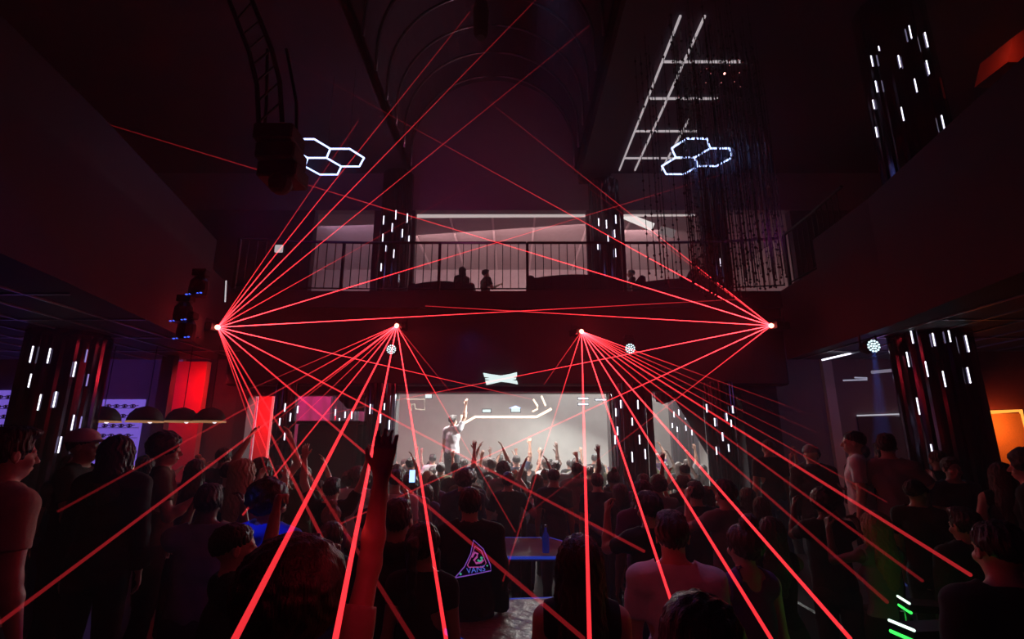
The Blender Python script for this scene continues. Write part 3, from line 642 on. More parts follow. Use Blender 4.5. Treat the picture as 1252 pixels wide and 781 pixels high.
class SDF:
    def __init__(s, lo, hi, h):
        s.lo = np.array(lo, float); s.h = h; s.n = np.ceil((np.array(hi)-s.lo)/h).astype(int)+1
        s.F = np.full(tuple(s.n), .2, np.float32)
    def _sub(s, a, b):
        i0 = np.maximum(np.floor((a-s.lo)/s.h).astype(int), 0); i1 = np.minimum(np.ceil((b-s.lo)/s.h).astype(int)+1, s.n)
        if (i1 <= i0).any(): return None, None
        sl = tuple(slice(p, q) for p, q in zip(i0, i1))
        g = [s.lo[k]+s.h*np.arange(i0[k], i1[k]) for k in range(3)]
        return sl, (g[0][:, None, None], g[1][None, :, None], g[2][None, None, :])
    def _mix(s, sl, d, k, op):
        A = s.F[sl]
        if op == 'sub': d = -d; s.F[sl] = np.maximum(A, d) if k <= 0 else -(np.minimum(-A, -d)-np.maximum(k-abs(A-d), 0)**2/(4*k)); return
        s.F[sl] = np.minimum(A, d)-(np.maximum(k-abs(A-d), 0)**2/(4*k) if k > 0 else 0)
    def cone(s, a, ra, b, rb, k=.02, flat=None, op='add'):
        a = np.array(a, float); b = np.array(b, float); R = max(ra, rb)+.06+k
        sl, g = s._sub(np.minimum(a, b)-R, np.maximum(a, b)+R)
        if sl is None: return
        ba = b-a; L = max(ba@ba, 1e-9)
        x, y, z = (g[i]-a[i] for i in range(3))
        t = np.clip((x*ba[0]+y*ba[1]+z*ba[2])/L, 0, 1)
        dx, dy, dz = x-t*ba[0], y-t*ba[1], z-t*ba[2]
        if flat is not None:   # (normal, factor): squash along normal
            n, f = flat; n = np.array(n, float); n /= np.linalg.norm(n); q = dx*n[0]+dy*n[1]+dz*n[2]; dx = dx+(f-1)*q*n[0]; dy = dy+(f-1)*q*n[1]; dz = dz+(f-1)*q*n[2]
        s._mix(sl, np.sqrt(dx*dx+dy*dy+dz*dz)-(ra+(rb-ra)*t), k, op)
    def ell(s, c, r, k=.02, op='add'):
        c = np.array(c, float); r = np.array(r, float); R = r+.06+k
        sl, g = s._sub(c-R, c+R)
        if sl is None: return
        x, y, z = (g[i]-c[i] for i in range(3))
        k0 = np.sqrt((x/r[0])**2+(y/r[1])**2+(z/r[2])**2); k1 = np.sqrt((x/r[0]**2)**2+(y/r[1]**2)**2+(z/r[2]**2)**2)+1e-9
        s._mix(sl, k0*(k0-1)/k1, k, op)
    def grid(s): return np.meshgrid(*[s.lo[k]+s.h*np.arange(s.n[k]) for k in range(3)], indexing='ij', sparse=True)
    def cut(s, p, n, r=None):      # remove the half space in front of plane (within radius r of p)
        x, y, z = s.grid(); n = np.array(n, float)/np.linalg.norm(n)
        d = (x-p[0])*n[0]+(y-p[1])*n[1]+(z-p[2])*n[2]
        if r is None: s.F = np.maximum(s.F, d).astype(np.float32)
        else:
            m = np.sqrt((x-p[0])**2+(y-p[1])**2+(z-p[2])**2)-r
            s.F = np.maximum(s.F, np.minimum(d, -m)).astype(np.float32)
    def wrinkle(s, amp, f):
        x, y, z = s.grid()
        s.F += (amp*(np.sin(f*z*.6+3*np.sin(9*x+4*y))*np.sin(f*.9*x+2*z)+.5*np.sin(f*1.6*z+11*x-7*y)*np.cos(f*.9*y+3))).astype(np.float32)
    def mesh(s, name, m):
        s.F[0] = s.F[-1] = .2; s.F[:, 0] = s.F[:, -1] = .2; s.F[:, :, 0] = s.F[:, :, -1] = .2
        V, Q = surface_nets(s.F, s.lo, s.h); me = bpy.data.meshes.new(name)
        me.vertices.add(len(V)); me.vertices.foreach_set('co', V.astype(np.float32).ravel())
        me.loops.add(len(Q)*4); me.loops.foreach_set('vertex_index', Q.astype(np.int32).ravel())
        me.polygons.add(len(Q)); me.polygons.foreach_set('loop_start', np.arange(0, len(Q)*4, 4, dtype=np.int32))
        me.update(calc_edges=True); me.polygons.foreach_set('use_smooth', [True]*len(Q)); me.materials.append(m)
        return me
def N(v): v = np.array(v, float); return v/np.linalg.norm(v)
# joints for one pose, standing person 1.75 m facing +Y
def joints(sex, pose):
    sh = .182 if sex == 'm' else .158; J = {}
    A = {'down': (((.14, .02, -1), (.06, .22, -1)),)*2, 'raise': (((.42, .12, 1), (.0, .12, 1)), ((.14, .02, -1), (.05, .3, -1))),
         'reach': (((.12, .3, 1), (.06, .1, 1)), ((.14, .02, -1), (.05, .3, -1))),
         'both': (((.5, .1, 1), (.12, .15, 1)),)*2, 'phone': (((.1, .75, -.25), (-.22, .35, 1)),)*2,
         'dance': (((.55, .25, -.75), (-.15, .9, .45)), ((.35, -.1, -1), (.2, .8, .2))), 'drink': (((.25, .35, -1), (-.1, .8, .55)), ((.14, .02, -1), (.05, .25, -1))),
         'clap': (((.55, .35, .9), (-.42, .2, 1)),)*2, 'hip': (((.6, -.15, -.8), (-.65, .35, -.6)), ((.14, .02, -1), (.06, .3, -1))),
         'fist': (((.75, .2, .35), (-.1, .1, 1)), ((.3, .1, -1), (-.1, .9, .3)))}[pose]
    for i, s in enumerate((1, -1)):
        up, fo = A[i] if len(A) > 1 else A[0]
        raised = up[2] > 0
        S = np.array([s*sh, 0, 1.43+(.035 if raised else 0)]); u = N((s*up[0], up[1], up[2])); f = N((s*fo[0], fo[1], fo[2]))
        E = S+u*.285; W = E+f*.25
        J[s] = (S, E, W, u, f)
    return J
def hand(g, W, f, side, inward, curl, r=.0085):
    f = N(f); side = N(np.array(side)-f*np.dot(side, f)); nrm = np.cross(f, side)   # side = toward the thumb
    if np.dot(nrm, inward) < 0: nrm = -nrm                                         # nrm = palm side
    K = W+f*.085
    for o in (-.026, -.009, .009, .026): g.cone(W+f*.01+side*o*.6, .013, K+side*o, .0115, .012)
    for o, L in ((.029, .068), (.0105, .078), (-.0085, .072), (-.0265, .056)):
        a = K+side*o; d1 = N(f*math.cos(curl)+nrm*math.sin(curl)+side*o*3); b = a+d1*L*.5; d2 = N(f*math.cos(curl*2.2)+nrm*math.sin(curl*2.2)+side*o*2)
        g.cone(a, r*1.05, b, r*.95, .004); g.cone(b, r*.95, b+d2*L*.5, r*.8, .003)
    a = W+f*.03+side*.026; b = a+N(side*.8+f*.8+nrm*.35)*.04; g.cone(W+f*.02+side*.012, .014, a, .0125, .01); g.cone(a, .0115, b, .0095, .006); g.cone(b, .0095, b+N(side*.3+f+nrm*.3)*.03, .008, .003)
def body_prims(g, sex, J, infl=0., k=.035, arms=True, what='all', sleeve=1.):
    m = sex == 'm'; i = infl
    if what in ('all', 'top'):
        g.ell((0, .0, 1.27), (.152+i if m else .132+i, .102+i, .20), k); g.ell((0, .0, 1.10), (.128+i if m else .108+i, .088+i, .17), k)
        g.ell((0, -.005, .97), (.148+i if m else .155+i, .105+i, .14), k)
        g.cone(J[1][0]*(.86, 1, 1), .055+i, J[-1][0]*(.86, 1, 1), .055+i, k)
        for s in (1, -1):
            g.cone((s*.03, -.01, 1.50), .042+i, J[s][0]*(.8, 1, 1)+np.array((0, -.01, .01)), .045+i, k)
            if m: g.ell((s*.07, .055, 1.31), (.07, .05+i, .06), .03)
            else: g.ell((s*.062, .078, 1.27), (.052+i, .055+i, .052+i), .025)
            S, E, W, u, f = J[s]
            if arms:
                ra = .047 if m else .039
                g.cone(S, ra+.004+i, S+(E-S)*min(1, sleeve), ra-.008+i, .03)
                if sleeve > 1: g.cone(E, ra-.006+i, E+(W-E)*(sleeve-1), .029+i, .02)
    if what in ('all', 'bottom'):
        g.ell((0, -.005, .95), (.148+i if m else .16+i, .108+i, .12), k); g.ell((0, -.05, .90), (.13+i, .075+i, .09), k)
        for s in (1, -1):
            H = np.array((s*.088, 0, .90)); K = np.array((s*.105, .015, .49)); A = np.array((s*.115, -.015, .09))
            g.cone(H, .086+i, K, .054+i, .03); g.cone(K, .054+i, K+(A-K)*.35+np.array((0, -.012, 0)), .053+i, .02); g.cone(K+(A-K)*.35+np.array((0, -.012, 0)), .053+i, A, .034+i*1.3, .02)
HS = .0075
def make_body(sex, pose, sk):
    J = joints(sex, pose); xs = max(abs(J[s][2][0]) for s in (1, -1))+.22; zt = max(1.80, J[1][2][2]+.25, J[-1][2][2]+.25)
    yt = max(.2, J[1][2][1]+.22, J[-1][2][1]+.22)
    g = SDF((-xs, -.22, -.01), (xs, yt, zt), HS); body_prims(g, sex, J, sleeve=1)
    for s in (1, -1):
        S, E, W, u, f = J[s]; g.cone(E, .040 if sex == 'm' else .034, E+(W-E)*.3, .040 if sex == 'm' else .034, .02); g.cone(E+(W-E)*.3, .039 if sex == 'm' else .033, W, .024, .02)
        A = np.array((s*.115, -.015, .09)); g.cone(A, .034, A+(0, -.03, -.05), .032, .02); g.cone(A+(0, -.02, -.05), .035, A+(s*.02, .13, -.062), .028, .02)
        up = f[2] > .5
        side = np.array((-s, 0, 0)) if up else np.array((-s*.4, 1, 0)); inw = np.array((0, 1, 0)) if up else np.array((-s, 0, 0))
        if pose in ('phone',): inw = np.array((-s, 0., 0)); side = np.array((0, -1., 0))
        if pose in ('clap',): inw = np.array((-s, 0, 0)); side = np.array((0, -1., 0))
        curl = {'fist': 1.35, 'drink': .9, 'phone': .7}.get(pose, .28 if up else .35)
        hand(g, W, f, side, inw, curl)
    # neck + head
    g.cone((0, -.012, 1.44), .058 if sex == 'm' else .048, (0, 0, 1.56), .054 if sex == 'm' else .045, .03)
    g.ell((0, -.012, 1.665), (.074, .094, .088), .02); g.ell((0, .022, 1.60), (.056, .066, .072), .03); g.ell((0, .056, 1.562), (.03, .028, .022), .02)
    g.ell((0, .07, 1.655), (.055, .018, .012), .015)
    for s in (1, -1):
        g.ell((s*.029, .093, 1.638), (.017, .014, .012), .008, 'sub'); g.ell((s*.029, .078, 1.638), (.013, .013, .012), .002)
        g.ell((s*.078, -.004, 1.632), (.009, .018, .031), .006); g.ell((s*.084, -.001, 1.634), (.004, .009, .018), .003, 'sub'); g.ell((s*.045, .06, 1.605), (.02, .02, .02), .02)
    g.cone((0, .088, 1.645), .007, (0, .108, 1.608), .012, .008); g.ell((0, .094, 1.604), (.017, .01, .008), .006)
    g.ell((0, .086, 1.582), (.024, .011, .006), .003); g.ell((0, .084, 1.573), (.021, .011, .006), .003)
    return g.mesh('body', M[sk])
def make_top(sex, pose, style):
    J = joints(sex, pose); xs = max(abs(J[s][2][0]) for s in (1, -1))+.12; zt = max(1.66, J[1][2][2]+.1, J[-1][2][2]+.1); yt = max(.25, J[1][2][1]+.12, J[-1][2][1]+.12)
    g = SDF((-xs, -.24, .6), (xs, yt, zt), .0095)
    inf = {'tee': .017, 'hoodie': .032, 'tank': .009, 'crop': .009}[style]
    sl = {'tee': .62, 'hoodie': 1.93, 'tank': 0., 'crop': .35}[style]
    body_prims(g, sex, J, inf, .045, arms=sl > 0, what='top', sleeve=sl)
    if style == 'hoodie': g.ell((0, -.085, 1.49), (.10, .06, .05), .03)
    if style in ('tee', 'hoodie'): g.cone((0, 0, 1.05), .15, (0, 0, .9), .155, .05, flat=((0, 1, 0), 1.35))
    g.wrinkle(.0055 if style != 'tank' else .002, 34)
    for s in (1, -1):
        S, E, W, u, f = J[s]
        if sl > 1: g.cut(E+(W-E)*(sl-1)+f*.0, f, .13)
        elif sl > 0: g.cut(S+(E-S)*sl, u, .12)
        else: g.cut(S+u*.0+np.array((s*.0, 0, 0)), (s, 0, .0), .16)
    g.cut((0, 0, 1.505 if style != 'tank' else 1.46), (0, .25, 1), .10)
    if style == 'tank':
        g.ell((0, .09, 1.47), (.07, .09, .08), .01, 'sub'); g.ell((0, -.09, 1.49), (.06, .07, .07), .01, 'sub')
    g.cut((0, 0, {'tee': .86, 'hoodie': .84, 'tank': .95, 'crop': 1.14}[style]), (0, 0, -1))
    return g.mesh('top', None)
def make_bottom(sex, style):
    g = SDF((-.32, -.26, .0), (.32, .26, 1.15), .0095); inf = .014 if style == 'trousers' else .022
    body_prims(g, sex, None, inf, .04, what='bottom')
    if style == 'skirt': g.cone((0, 0, .9), .17, (0, 0, .5), .21, .04, flat=((0, 1, 0), 1.2))
    g.wrinkle(.003, 30); g.cut((0, 0, 1.03), (0, 0, 1)); g.cut((0, 0, {'trousers': .07, 'shorts': .52, 'skirt': .55}[style]), (0, 0, -1))
    return g.mesh('bottom', None)
def make_hair(style):
    g = SDF((-.28, -.30, -.52), (.28, .24, .30), .0075)      # head centre at origin (z 1.65)
    if style == 'curly': g.ell((0, -.02, .035), (.115, .125, .115), .02)
    elif style == 'afro': g.ell((0, -.03, .05), (.15, .15, .145), .02)
    else: g.ell((0, -.018, .022), (.084, .104, .090), .02)
    if style == 'short': g.ell((0, .02, .085), (.07, .08, .035), .02)
    if style in ('long', 'pony', 'bun', 'bob'): g.ell((0, -.02, .015), (.09, .108, .098), .02)
    if style == 'long':
        g.cone((0, -.06, .0), .085, (0, -.085, -.25), .095, .04, flat=((0, 1, 0), 1.7)); g.cone((0, -.085, -.25), .095, (0, -.09, -.40), .06, .03, flat=((0, 1, 0), 1.9))
        for s in (1, -1): g.cone((s*.07, .0, .0), .03, (s*.09, -.03, -.22), .03, .03)
    if style == 'bob':
        g.cone((0, -.04, .0), .095, (0, -.05, -.11), .10, .03, flat=((0, 1, 0), 1.3))
    if style == 'pony': g.cone((0, -.11, .05), .03, (0, -.17, .02), .032, .02); g.cone((0, -.17, .02), .036, (0, -.15, -.26), .022, .02)
    if style == 'bun': g.ell((0, -.06, .125), (.05, .05, .045), .012)
    x, y, z = g.grid()
    if style in ('curly', 'afro'): g.F += (.009*np.sin(75*x+2*np.sin(40*y))*np.sin(70*y+2*np.sin(44*z))*np.sin(72*z+1.5*np.sin(50*x))).astype(np.float32)
    else:
        an = np.arctan2(x, -y+.02); g.F += (.0035*np.sin(23*an+40*z+2*np.sin(60*z))+.0022*np.sin(47*an+3-55*z)+.0035*np.sin(88*x+3)*np.sin(80*y)*np.sin(70*z+1)).astype(np.float32)
    # open the face and trim the nape
    g.ell((0, .115, -.045), (.076 if style not in ('short', 'fade') else .085, .09, .105), .012, 'sub')
    if style in ('short', 'fade', 'curly', 'afro', 'bun', 'pony'):
        zz = -.055 if style != 'fade' else -.01
        d = -(z-zz)+.006*np.sin(21*np.arctan2(x, -y))-.9*np.maximum(-(y+.03), 0)*.6+.35*np.maximum(y+.03, 0)
        if style == 'pony': d = np.maximum(d, -1)*(y > -.115)+(-1)*(y <= -.115)
        g.F = np.maximum(g.F, d+0*x).astype(np.float32)
    return g.mesh('hair', HAIR['black'])
def make_cap():
    g = SDF((-.15, -.16, -.06), (.15, .26, .16), .006); g.ell((0, -.018, .035), (.094, .114, .09), 0); g.cut((0, 0, .02), (0, 0, -1)); g.ell((0, .12, .03), (.075, .10, .012), .01)
    return g.mesh('cap', None)
def shoe_mesh():
    g = SDF((-.09, -.14, -.01), (.09, .24, .16), .0075); g.cone((0, -.045, .055), .045, (0, .13, .04), .038, .02); g.cone((0, -.03, .06), .045, (0, -.03, .11), .042, .02); g.cut((0, 0, .004), (0, 0, -1)); g.cut((0, 0, .125), (0, 0, 1))
    return g.mesh('shoe', M['shoe'])
_c = {}
def cached(fn, *a):
    k = (fn.__name__,)+a
    if k not in _c: _c[k] = fn(*a)
    return _c[k]
def part(name, me, parent, m=None, loc=(0, 0, 0), rot=None, sc=None):
    o = bpy.data.objects.new(name, me); C.objects.link(o); o.parent = parent; o.location = loc
    if rot: o.rotation_euler = rot
    if sc: o.scale = sc
    if m is not None:
        if not me.materials: me.materials.append(m)
        o.material_slots[0].link = 'OBJECT'; o.material_slots[0].material = m
    return o
def person(x, y, z0, H, yaw, sex, pose, hair, hcol, top, tcol, bot, bcol, sk, label, group=None, cap=None):
    t = thing('person', label, 'person', (x, y, z0), yaw, group); s = H/1.755; t.scale = (s, s, s)
    part('body', cached(make_body, sex, pose, 'skin'), t, M[sk])
    tn = {'tee': 't_shirt', 'hoodie': 'hoodie', 'tank': 'tank_top', 'crop': 'crop_top'}[top]
    part(tn, cached(make_top, sex, pose, top), t, cloth(tcol+'_top', COL[tcol]))
    part(bot, cached(make_bottom, sex, bot), t, cloth(bcol+'_trousers', COL[bcol]))
    if hair: part('hair', cached(make_hair, hair), t, HAIR[hcol], (0, 0, 1.65))
    if cap: part('cap', cached(make_cap), t, cloth(cap+'_cap', COL[cap]), (0, 0, 1.655))
    for q in (1, -1): part('shoe', cached(shoe_mesh), t, None, (q*.12, .0, 0))
    PEOPLE.append(t); return t
PEOPLE = []
def at(px, ptop, Y, z0, **k):      # stand a person so that the top of the head meets the given pixel row
    v = P(px, ptop, Y); H = min(2.02, max(1.5, v.z-z0)); return v.x, Y, z0, H
def who(px, ptop, Y, z0, yaw, *a, **k): return person(*at(px, ptop, Y, z0), math.radians(yaw), *a, **k)
ZP = .35
# ---- people one can tell apart (x, head top, depth, floor level, turn, ...)
who(18, 524, 2.5, ZP, -25, 'm', 'down', 'short', 'black', 'tee', 'beige', 'trousers', 'black', 'skin', 'man in beige shirt with cross-body strap at the left edge, back turned')
who(107, 527, 4.2, ZP, -75, 'm', 'drink', 'fade', 'black', 'tee', 'black', 'trousers', 'black', 'skin2', 'man in white cap facing right beside the far left column', cap='white')
who(148, 534, 3.7, ZP, 10, 'f', 'down', 'long', 'black', 'hoodie', 'black', 'trousers', 'black', 'skin', 'woman with long dark hair and black jacket below the middle dome lamp')
who(206, 533, 4.4, ZP, -60, 'm', 'drink', 'curly', 'black', 'tee', 'brown', 'trousers', 'black', 'skin', 'curly haired man in brown shirt in profile before the red wall')
who(90, 556, 5.2, ZP, 20, 'f', 'down', 'bob', 'black', 'tee', 'navy', 'trousers', 'denim', 'skin', 'woman with bobbed hair behind the man in the white cap')
who(240, 562, 5.4, ZP, 30, 'f', 'dance', 'long', 'brown', 'tank', 'purple', 'trousers', 'black', 'skin', 'woman in purple tank top right of the curly haired man')
who(291, 640, 2.75, 0, -55, 'm', 'fist', 'fade', 'black', 'tee', 'black', 'trousers', 'black', 'skin', 'man with shaved sides and black tee lifting a fist at lower left')
who(331, 592, 3.5, 0, -20, 'm', 'drink', 'curly', 'black', 'hoodie', 'blue', 'trousers', 'black', 'skin2', 'person in bright blue lit jacket left of the raised red arm')
who(362, 690, 1.6, 0, 4, 'f', 'reach', 'afro', 'black', 'tee', 'beige', 'trousers', 'denim', 'skin', 'big haired person in foreground raising one bare red-lit arm')
who(487, 612, 3.3, 0, 0, 'm', 'down', 'short', 'black', 'hoodie', 'black', 'trousers', 'black', 'skin2', 'tall dark hooded man just right of the raised red arm')
who(519, 640, 3.0, 0, -12, 'f', 'down', 'pony', 'black', 'crop', 'black', 'shorts', 'greenlit', 'skin2', 'woman in black crop top and lime shorts at the bottom')  # green light on the yellowish shorts is put into their colour
vans = who(575, 598, 4.1, 0, 6, 'm', 'down', 'short', 'black', 'hoodie', 'black', 'trousers', 'navy', 'skin', 'person in black jacket with neon triangle print on the back')
who(708, 655, 2.35, 0, -4, 'f', 'down', 'long', 'black', 'tank', 'black', 'trousers', 'black', 'skin', 'long haired person in black in front of the crumpled foil table')
who(820, 627, 2.85, 0, -12, 'm', 'down', 'short', 'black', 'tee', 'white', 'trousers', 'black', 'skin', 'man in white t-shirt seen from behind, lower right of middle')
who(852, 742, 1.55, 0, 0, 'f', 'down', 'curly', 'black', 'tee', 'black', 'trousers', 'black', 'skin', 'dark curly head at the bottom edge before the white t-shirt')
who(907, 641, 3.0, 0, 15, 'f', 'down', 'bun', 'brown', 'tank', 'purple', 'trousers', 'denim', 'skin', 'woman in purple tank top right of the white t-shirt man')
who(1214, 636, 2.3, ZP*0, -10, 'm', 'down', 'fade', 'black', 'tee', 'black', 'trousers', 'black', 'skin', 'large dark man at the bottom right corner, back turned')
who(1176, 622, 3.7, 0, 5, 'm', 'down', 'short', 'black', 'hoodie', 'black', 'trousers', 'black', 'skin2', 'dark man left of the large corner man')
who(1222, 566, 4.6, ZP, -35, 'f', 'dance', 'long', 'brown', 'tank', 'black', 'trousers', 'black', 'skin', 'long haired woman rim-lit orange before the orange frame')
who(1250, 553, 4.2, ZP, 40, 'm', 'down', 'curly', 'black', 'tee', 'black', 'trousers', 'black', 'skin', 'curly haired man at the right edge before the orange frame')
who(1161, 560, 5.4, ZP, 170, 'm', 'down', 'short', 'brown', 'tee', 'navy', 'trousers', 'black', 'skin', 'man facing the viewer beneath the right column')
who(1082, 531, 5.6, ZP, -40, 'm', 'dance', 'short', 'black', 'tee', 'grey', 'trousers', 'black', 'skin', 'man in grey shirt before the white lit door frame')
who(1041, 527, 5.9, ZP, 60, 'm', 'down', 'fade', 'black', 'tee', 'white', 'trousers', 'black', 'skin', 'man in white shirt left of the white lit door frame')
who(990, 545, 6.6, ZP, -20, 'm', 'down', None, 'black', 'hoodie', 'charcoal', 'trousers', 'black', 'skin', 'man in grey cap among the crowd at right', cap='grey')
who(1118, 590, 4.3, ZP, -60, 'm', 'drink', 'fade', 'black', 'tee', 'black', 'trousers', 'black', 'skin2', 'man with teal-lit shoulder holding up a hand at right')
who(300, 562, 5.0, 0, -15, 'f', 'phone', 'long', 'blonde', 'tank', 'purple', 'trousers', 'black', 'skin', 'blonde woman holding up a phone left of the blue jacket')
who(321, 560, 5.6, 0, 5, 'f', 'clap', 'long', 'brown', 'tank', 'grey', 'trousers', 'black', 'skin', 'woman with hands joined overhead left of the kiosk')
who(283, 565, 5.8, 0, 10, 'm', 'down', 'fade', 'black', 'tee', 'black', 'trousers', 'black', 'skin', 'man with shaved sides beyond the blonde woman')
who(407, 585, 5.6, 0, 0, 'm', 'both', 'short', 'black', 'tee', 'black', 'trousers', 'black', 'skin', 'man raising both hands in front of the black kiosk')
who(466, 590, 5.2, 0, -5, 'm', 'phone', 'short', 'black', 'tee', 'navy', 'trousers', 'black', 'skin', 'man in navy tee filming with a blue-lit phone')
# performer on stage and people upstairs
stg = P(553, 540, 11.3)
st = thing('podium', 'small dark podium in the crowd under the white shirted performer', 'podium', (stg.x, 11.3, 0))
box((-.4, -.35, 0), (.4, .35, .97), .02).build('platform', M['black'], st); box((-.41, -.37, .9), (.41, -.35, .96)).build('edge_trim', M['steel'], st)
pf = person(stg.x, 11.3, .97, 1.74, -.5, 'm', 'raise', 'short', 'black', 'tee', 'white', 'trousers', 'charcoal', 'skin', 'performer in bright white shirt with one arm raised above the crowd')
who(565, 327, 13.7, ZF, 20, 'f', 'down', 'bob', 'black', 'tee', 'black', 'trousers', 'black', 'skin2', 'silhouetted person behind the left balcony railing, left of the two')
who(594, 330, 13.9, ZF, -60, 'm', 'drink', 'short', 'black', 'tee', 'black', 'trousers', 'black', 'skin2', 'silhouetted person behind the left balcony railing, right of the two')
who(771, 330, 13.8, ZF, 90, 'm', 'down', 'fade', 'black', 'tee', 'black', 'trousers', 'black', 'skin2', 'silhouetted person upstairs right of the middle column')
who(850, 318, 12.9, ZF, 120, 'f', 'dance', 'curly', 'black', 'hoodie', 'black', 'trousers', 'black', 'skin2', 'silhouetted person leaning behind the railing near the bead strands')
# ---- the crowd in rows
rnd = random.Random(11)
ordn = ['first','second','third','fourth','fifth','sixth','seventh','eighth','ninth','tenth','eleventh','twelfth','thirteenth','fourteenth','fifteenth']
HM = {'short': 'short-haired', 'fade': 'close-cropped', 'curly': 'curly-haired', 'long': 'long-haired', 'pony': 'ponytailed', 'bun': 'bun-haired', 'bob': 'bob-haired', 'afro': 'big-haired'}
PM = {'down': '', 'raise': ' raising one arm', 'reach': ' reaching up', 'both': ' raising both arms', 'phone': ' hands before face', 'dance': ' dancing', 'drink': ' with bent arm', 'clap': ' hands overhead', 'fist': ' lifting a fist', 'hip': ' hand on hip'}
def row(name, Y, x0, x1, step, z0, arms=.3, grp='dancing crowd', skip=()):
    xs = []; x = x0+step*.3*rnd.random()
    while x < x1:
        xs.append(x); x += step*(.85+.3*rnd.random())
    out = []
    for x in xs:
        y = Y+rnd.uniform(-.16, .16)
        if any(a <= x <= b for a, b in skip): continue
        if any((p.location.x-x)**2+(p.location.y-y)**2 < .42**2 for p in PEOPLE): continue
        if any((cx-x)**2+(cy-y)**2 < (cr_+.36)**2 for cx, cy, cr_ in COLS): continue
        out.append((x, y))
    for i, (x, y) in enumerate(out):
        sex = 'm' if rnd.random() < .62 else 'f'
        pose = rnd.choice(['raise', 'both', 'fist', 'clap', 'raise']) if rnd.random() < arms else rnd.choice(['down', 'down', 'dance', 'drink', 'phone'] if sex == 'm' else ['down', 'hip', 'dance', 'phone'])
        if sex == 'f' and pose in ('fist', 'drink'): pose = 'raise' if pose == 'fist' else 'down'
        hair = rnd.choice(['short', 'short', 'fade', 'curly'] if sex == 'm' else ['long', 'long', 'pony', 'bun', 'bob'])
        hc = rnd.choice(['black', 'black', 'brown', 'brown', 'blonde'] if sex == 'f' else ['black', 'black', 'brown'])
        tc = rnd.choice(['black', 'black', 'charcoal', 'navy', 'grey', 'black', 'olive', 'purple', 'white' if rnd.random() < .5 else 'black'])
        top = rnd.choice(['tee', 'tee', 'hoodie']) if sex == 'm' else rnd.choice(['tank', 'tank', 'tee'])
        if pose in ('both', 'raise', 'clap', 'fist', 'phone') and top == 'hoodie': top = 'tee'
        sk = rnd.choice(['skin', 'skin', 'skin2', 'skin3'])
        H = rnd.uniform(1.68, 1.86) if sex == 'm' else rnd.uniform(1.56, 1.72)
        lab = f"{HM[hair]} {'man' if sex == 'm' else 'woman'} in {tc}{PM[pose]}, {ordn[min(i, 14)]} from left, {name}"; assert len(lab.split()) < 17, lab
        person(x, y, z0, H, rnd.uniform(-.35, .35), sex, pose, hair, hc, top, tc, 'trousers', rnd.choice(['black', 'denim', 'charcoal']), sk, lab, grp)
row('farthest back-room row', 14.0, -3.6, 4.6, .62, 0, .5)
row('middle back-room row', 13.0, -3.3, 4.4, .6, 0, .6)
row('nearest back-room row', 11.8, -3.0, 4.6, .6, 0, .5)
row('row at large opening', 10.0, -2.0, 2.1, .55, 0, .3)
row('second row before opening', 9.1, -2.5, 4.9, .55, 0, .22)
row('third row before opening', 8.2, -3.6, 3.2, .55, 0, .12)
row('fourth row before opening', 7.3, -3.4, 3.2, .56, 0, .08)
row('row behind blue-edged table', 6.6, -2.6, 3.2, .60, 0, .05, skip=((-.5, .75),))
row('row beside blue-edged table', 5.7, -2.6, 3.2, .66, 0, .0, skip=((-.65, .85),))
row('row before blue-edged table', 4.8, -2.5, 3.0, .72, 0, .0, skip=((-.95, .9),))
row('row beside foil table', 3.9, -2.3, 3.0, .8, 0, 0, skip=((-.9, 1.0),))
row('far right platform row', 7.9, 3.6, 7.4, .75, ZP, .0)
row('near right platform row', 6.2, 3.6, 5.4, .8, ZP, .0)
row('far left platform row', 8.0, -7.6, -3.4, .9, ZP, .0)
row('near left platform row', 6.2, -5.2, -3.0, .8, ZP, .0)

# print on the jacket: triangle patch with lettering, part of that person
def text_mesh(s, size):
    cu = bpy.data.curves.new('lettering', 'FONT'); cu.body = s; cu.size = size; cu.extrude = .0015; cu.align_x = 'CENTER'
    o = bpy.data.objects.new('lettering', cu); C.objects.link(o); dg = bpy.context.evaluated_depsgraph_get(); dg.update()
    me = bpy.data.meshes.new_from_object(o.evaluated_get(dg)); bpy.data.objects.remove(o); return me
zc = 1.30; yb = -.176
tri = [(-.135, -.11), (-.07, -.04), (-.03, .04), (-.01, .13), (.06, .07), (.11, -.035), (.115, -.07), (0, -.09)]
mb = MB(); mb.prismY(tri, yb-.002, yb+.035); pt = mb.build('jacket_print', mat('print_base', (.02, .01, .04), .8), vans, loc=(.035, 0, zc))
pt['label'] = 'neon triangle print with lettering'
def prt(pts, r, m, cyc=False):
    mb = MB(); mb.tube([(x, yb-.006, z) for x, z in pts], r, 6); return mb.build('print_line', m, pt)
neonp = glow('violet_print', (.42, .14, .9), .38); neonm = glow('magenta_print', (.8, .12, .55), .42); neong = glow('green_print', (.1, .75, .5), .4); neonb = glow('blue_print', (.12, .2, .95), .5)
prt(tri+[tri[0]], .0035, neonp)
prt([(-.05, -.03), (-.02, .03), (0, .09), (.045, .06), (.08, -.02), (.06, -.045), (-.04, -.045), (-.05, -.03)], .003, neonm)
prt([(-.02, .02), (.0, .05), (.02, .04), (.015, .02), (-.005, .0), (.01, -.02), (.045, -.015), (.06, .0)], .007, neonm)
prt([(.02, .0), (.035, -.008), (.05, .0), (.052, .012), (.04, .018)], .007, neong)
prt([(-.10, -.09), (-.092, -.082)], .008, neong); prt([(.085, -.04), (.09, -.035)], .006, neong)
me = text_mesh('VANS', .052); me.materials.append(neonb)
o = bpy.data.objects.new('lettering', me); C.objects.link(o); o.parent = pt; o.location = (.012, yb-.006, -.078); o.rotation_euler = (PI/2, -.12, 0)
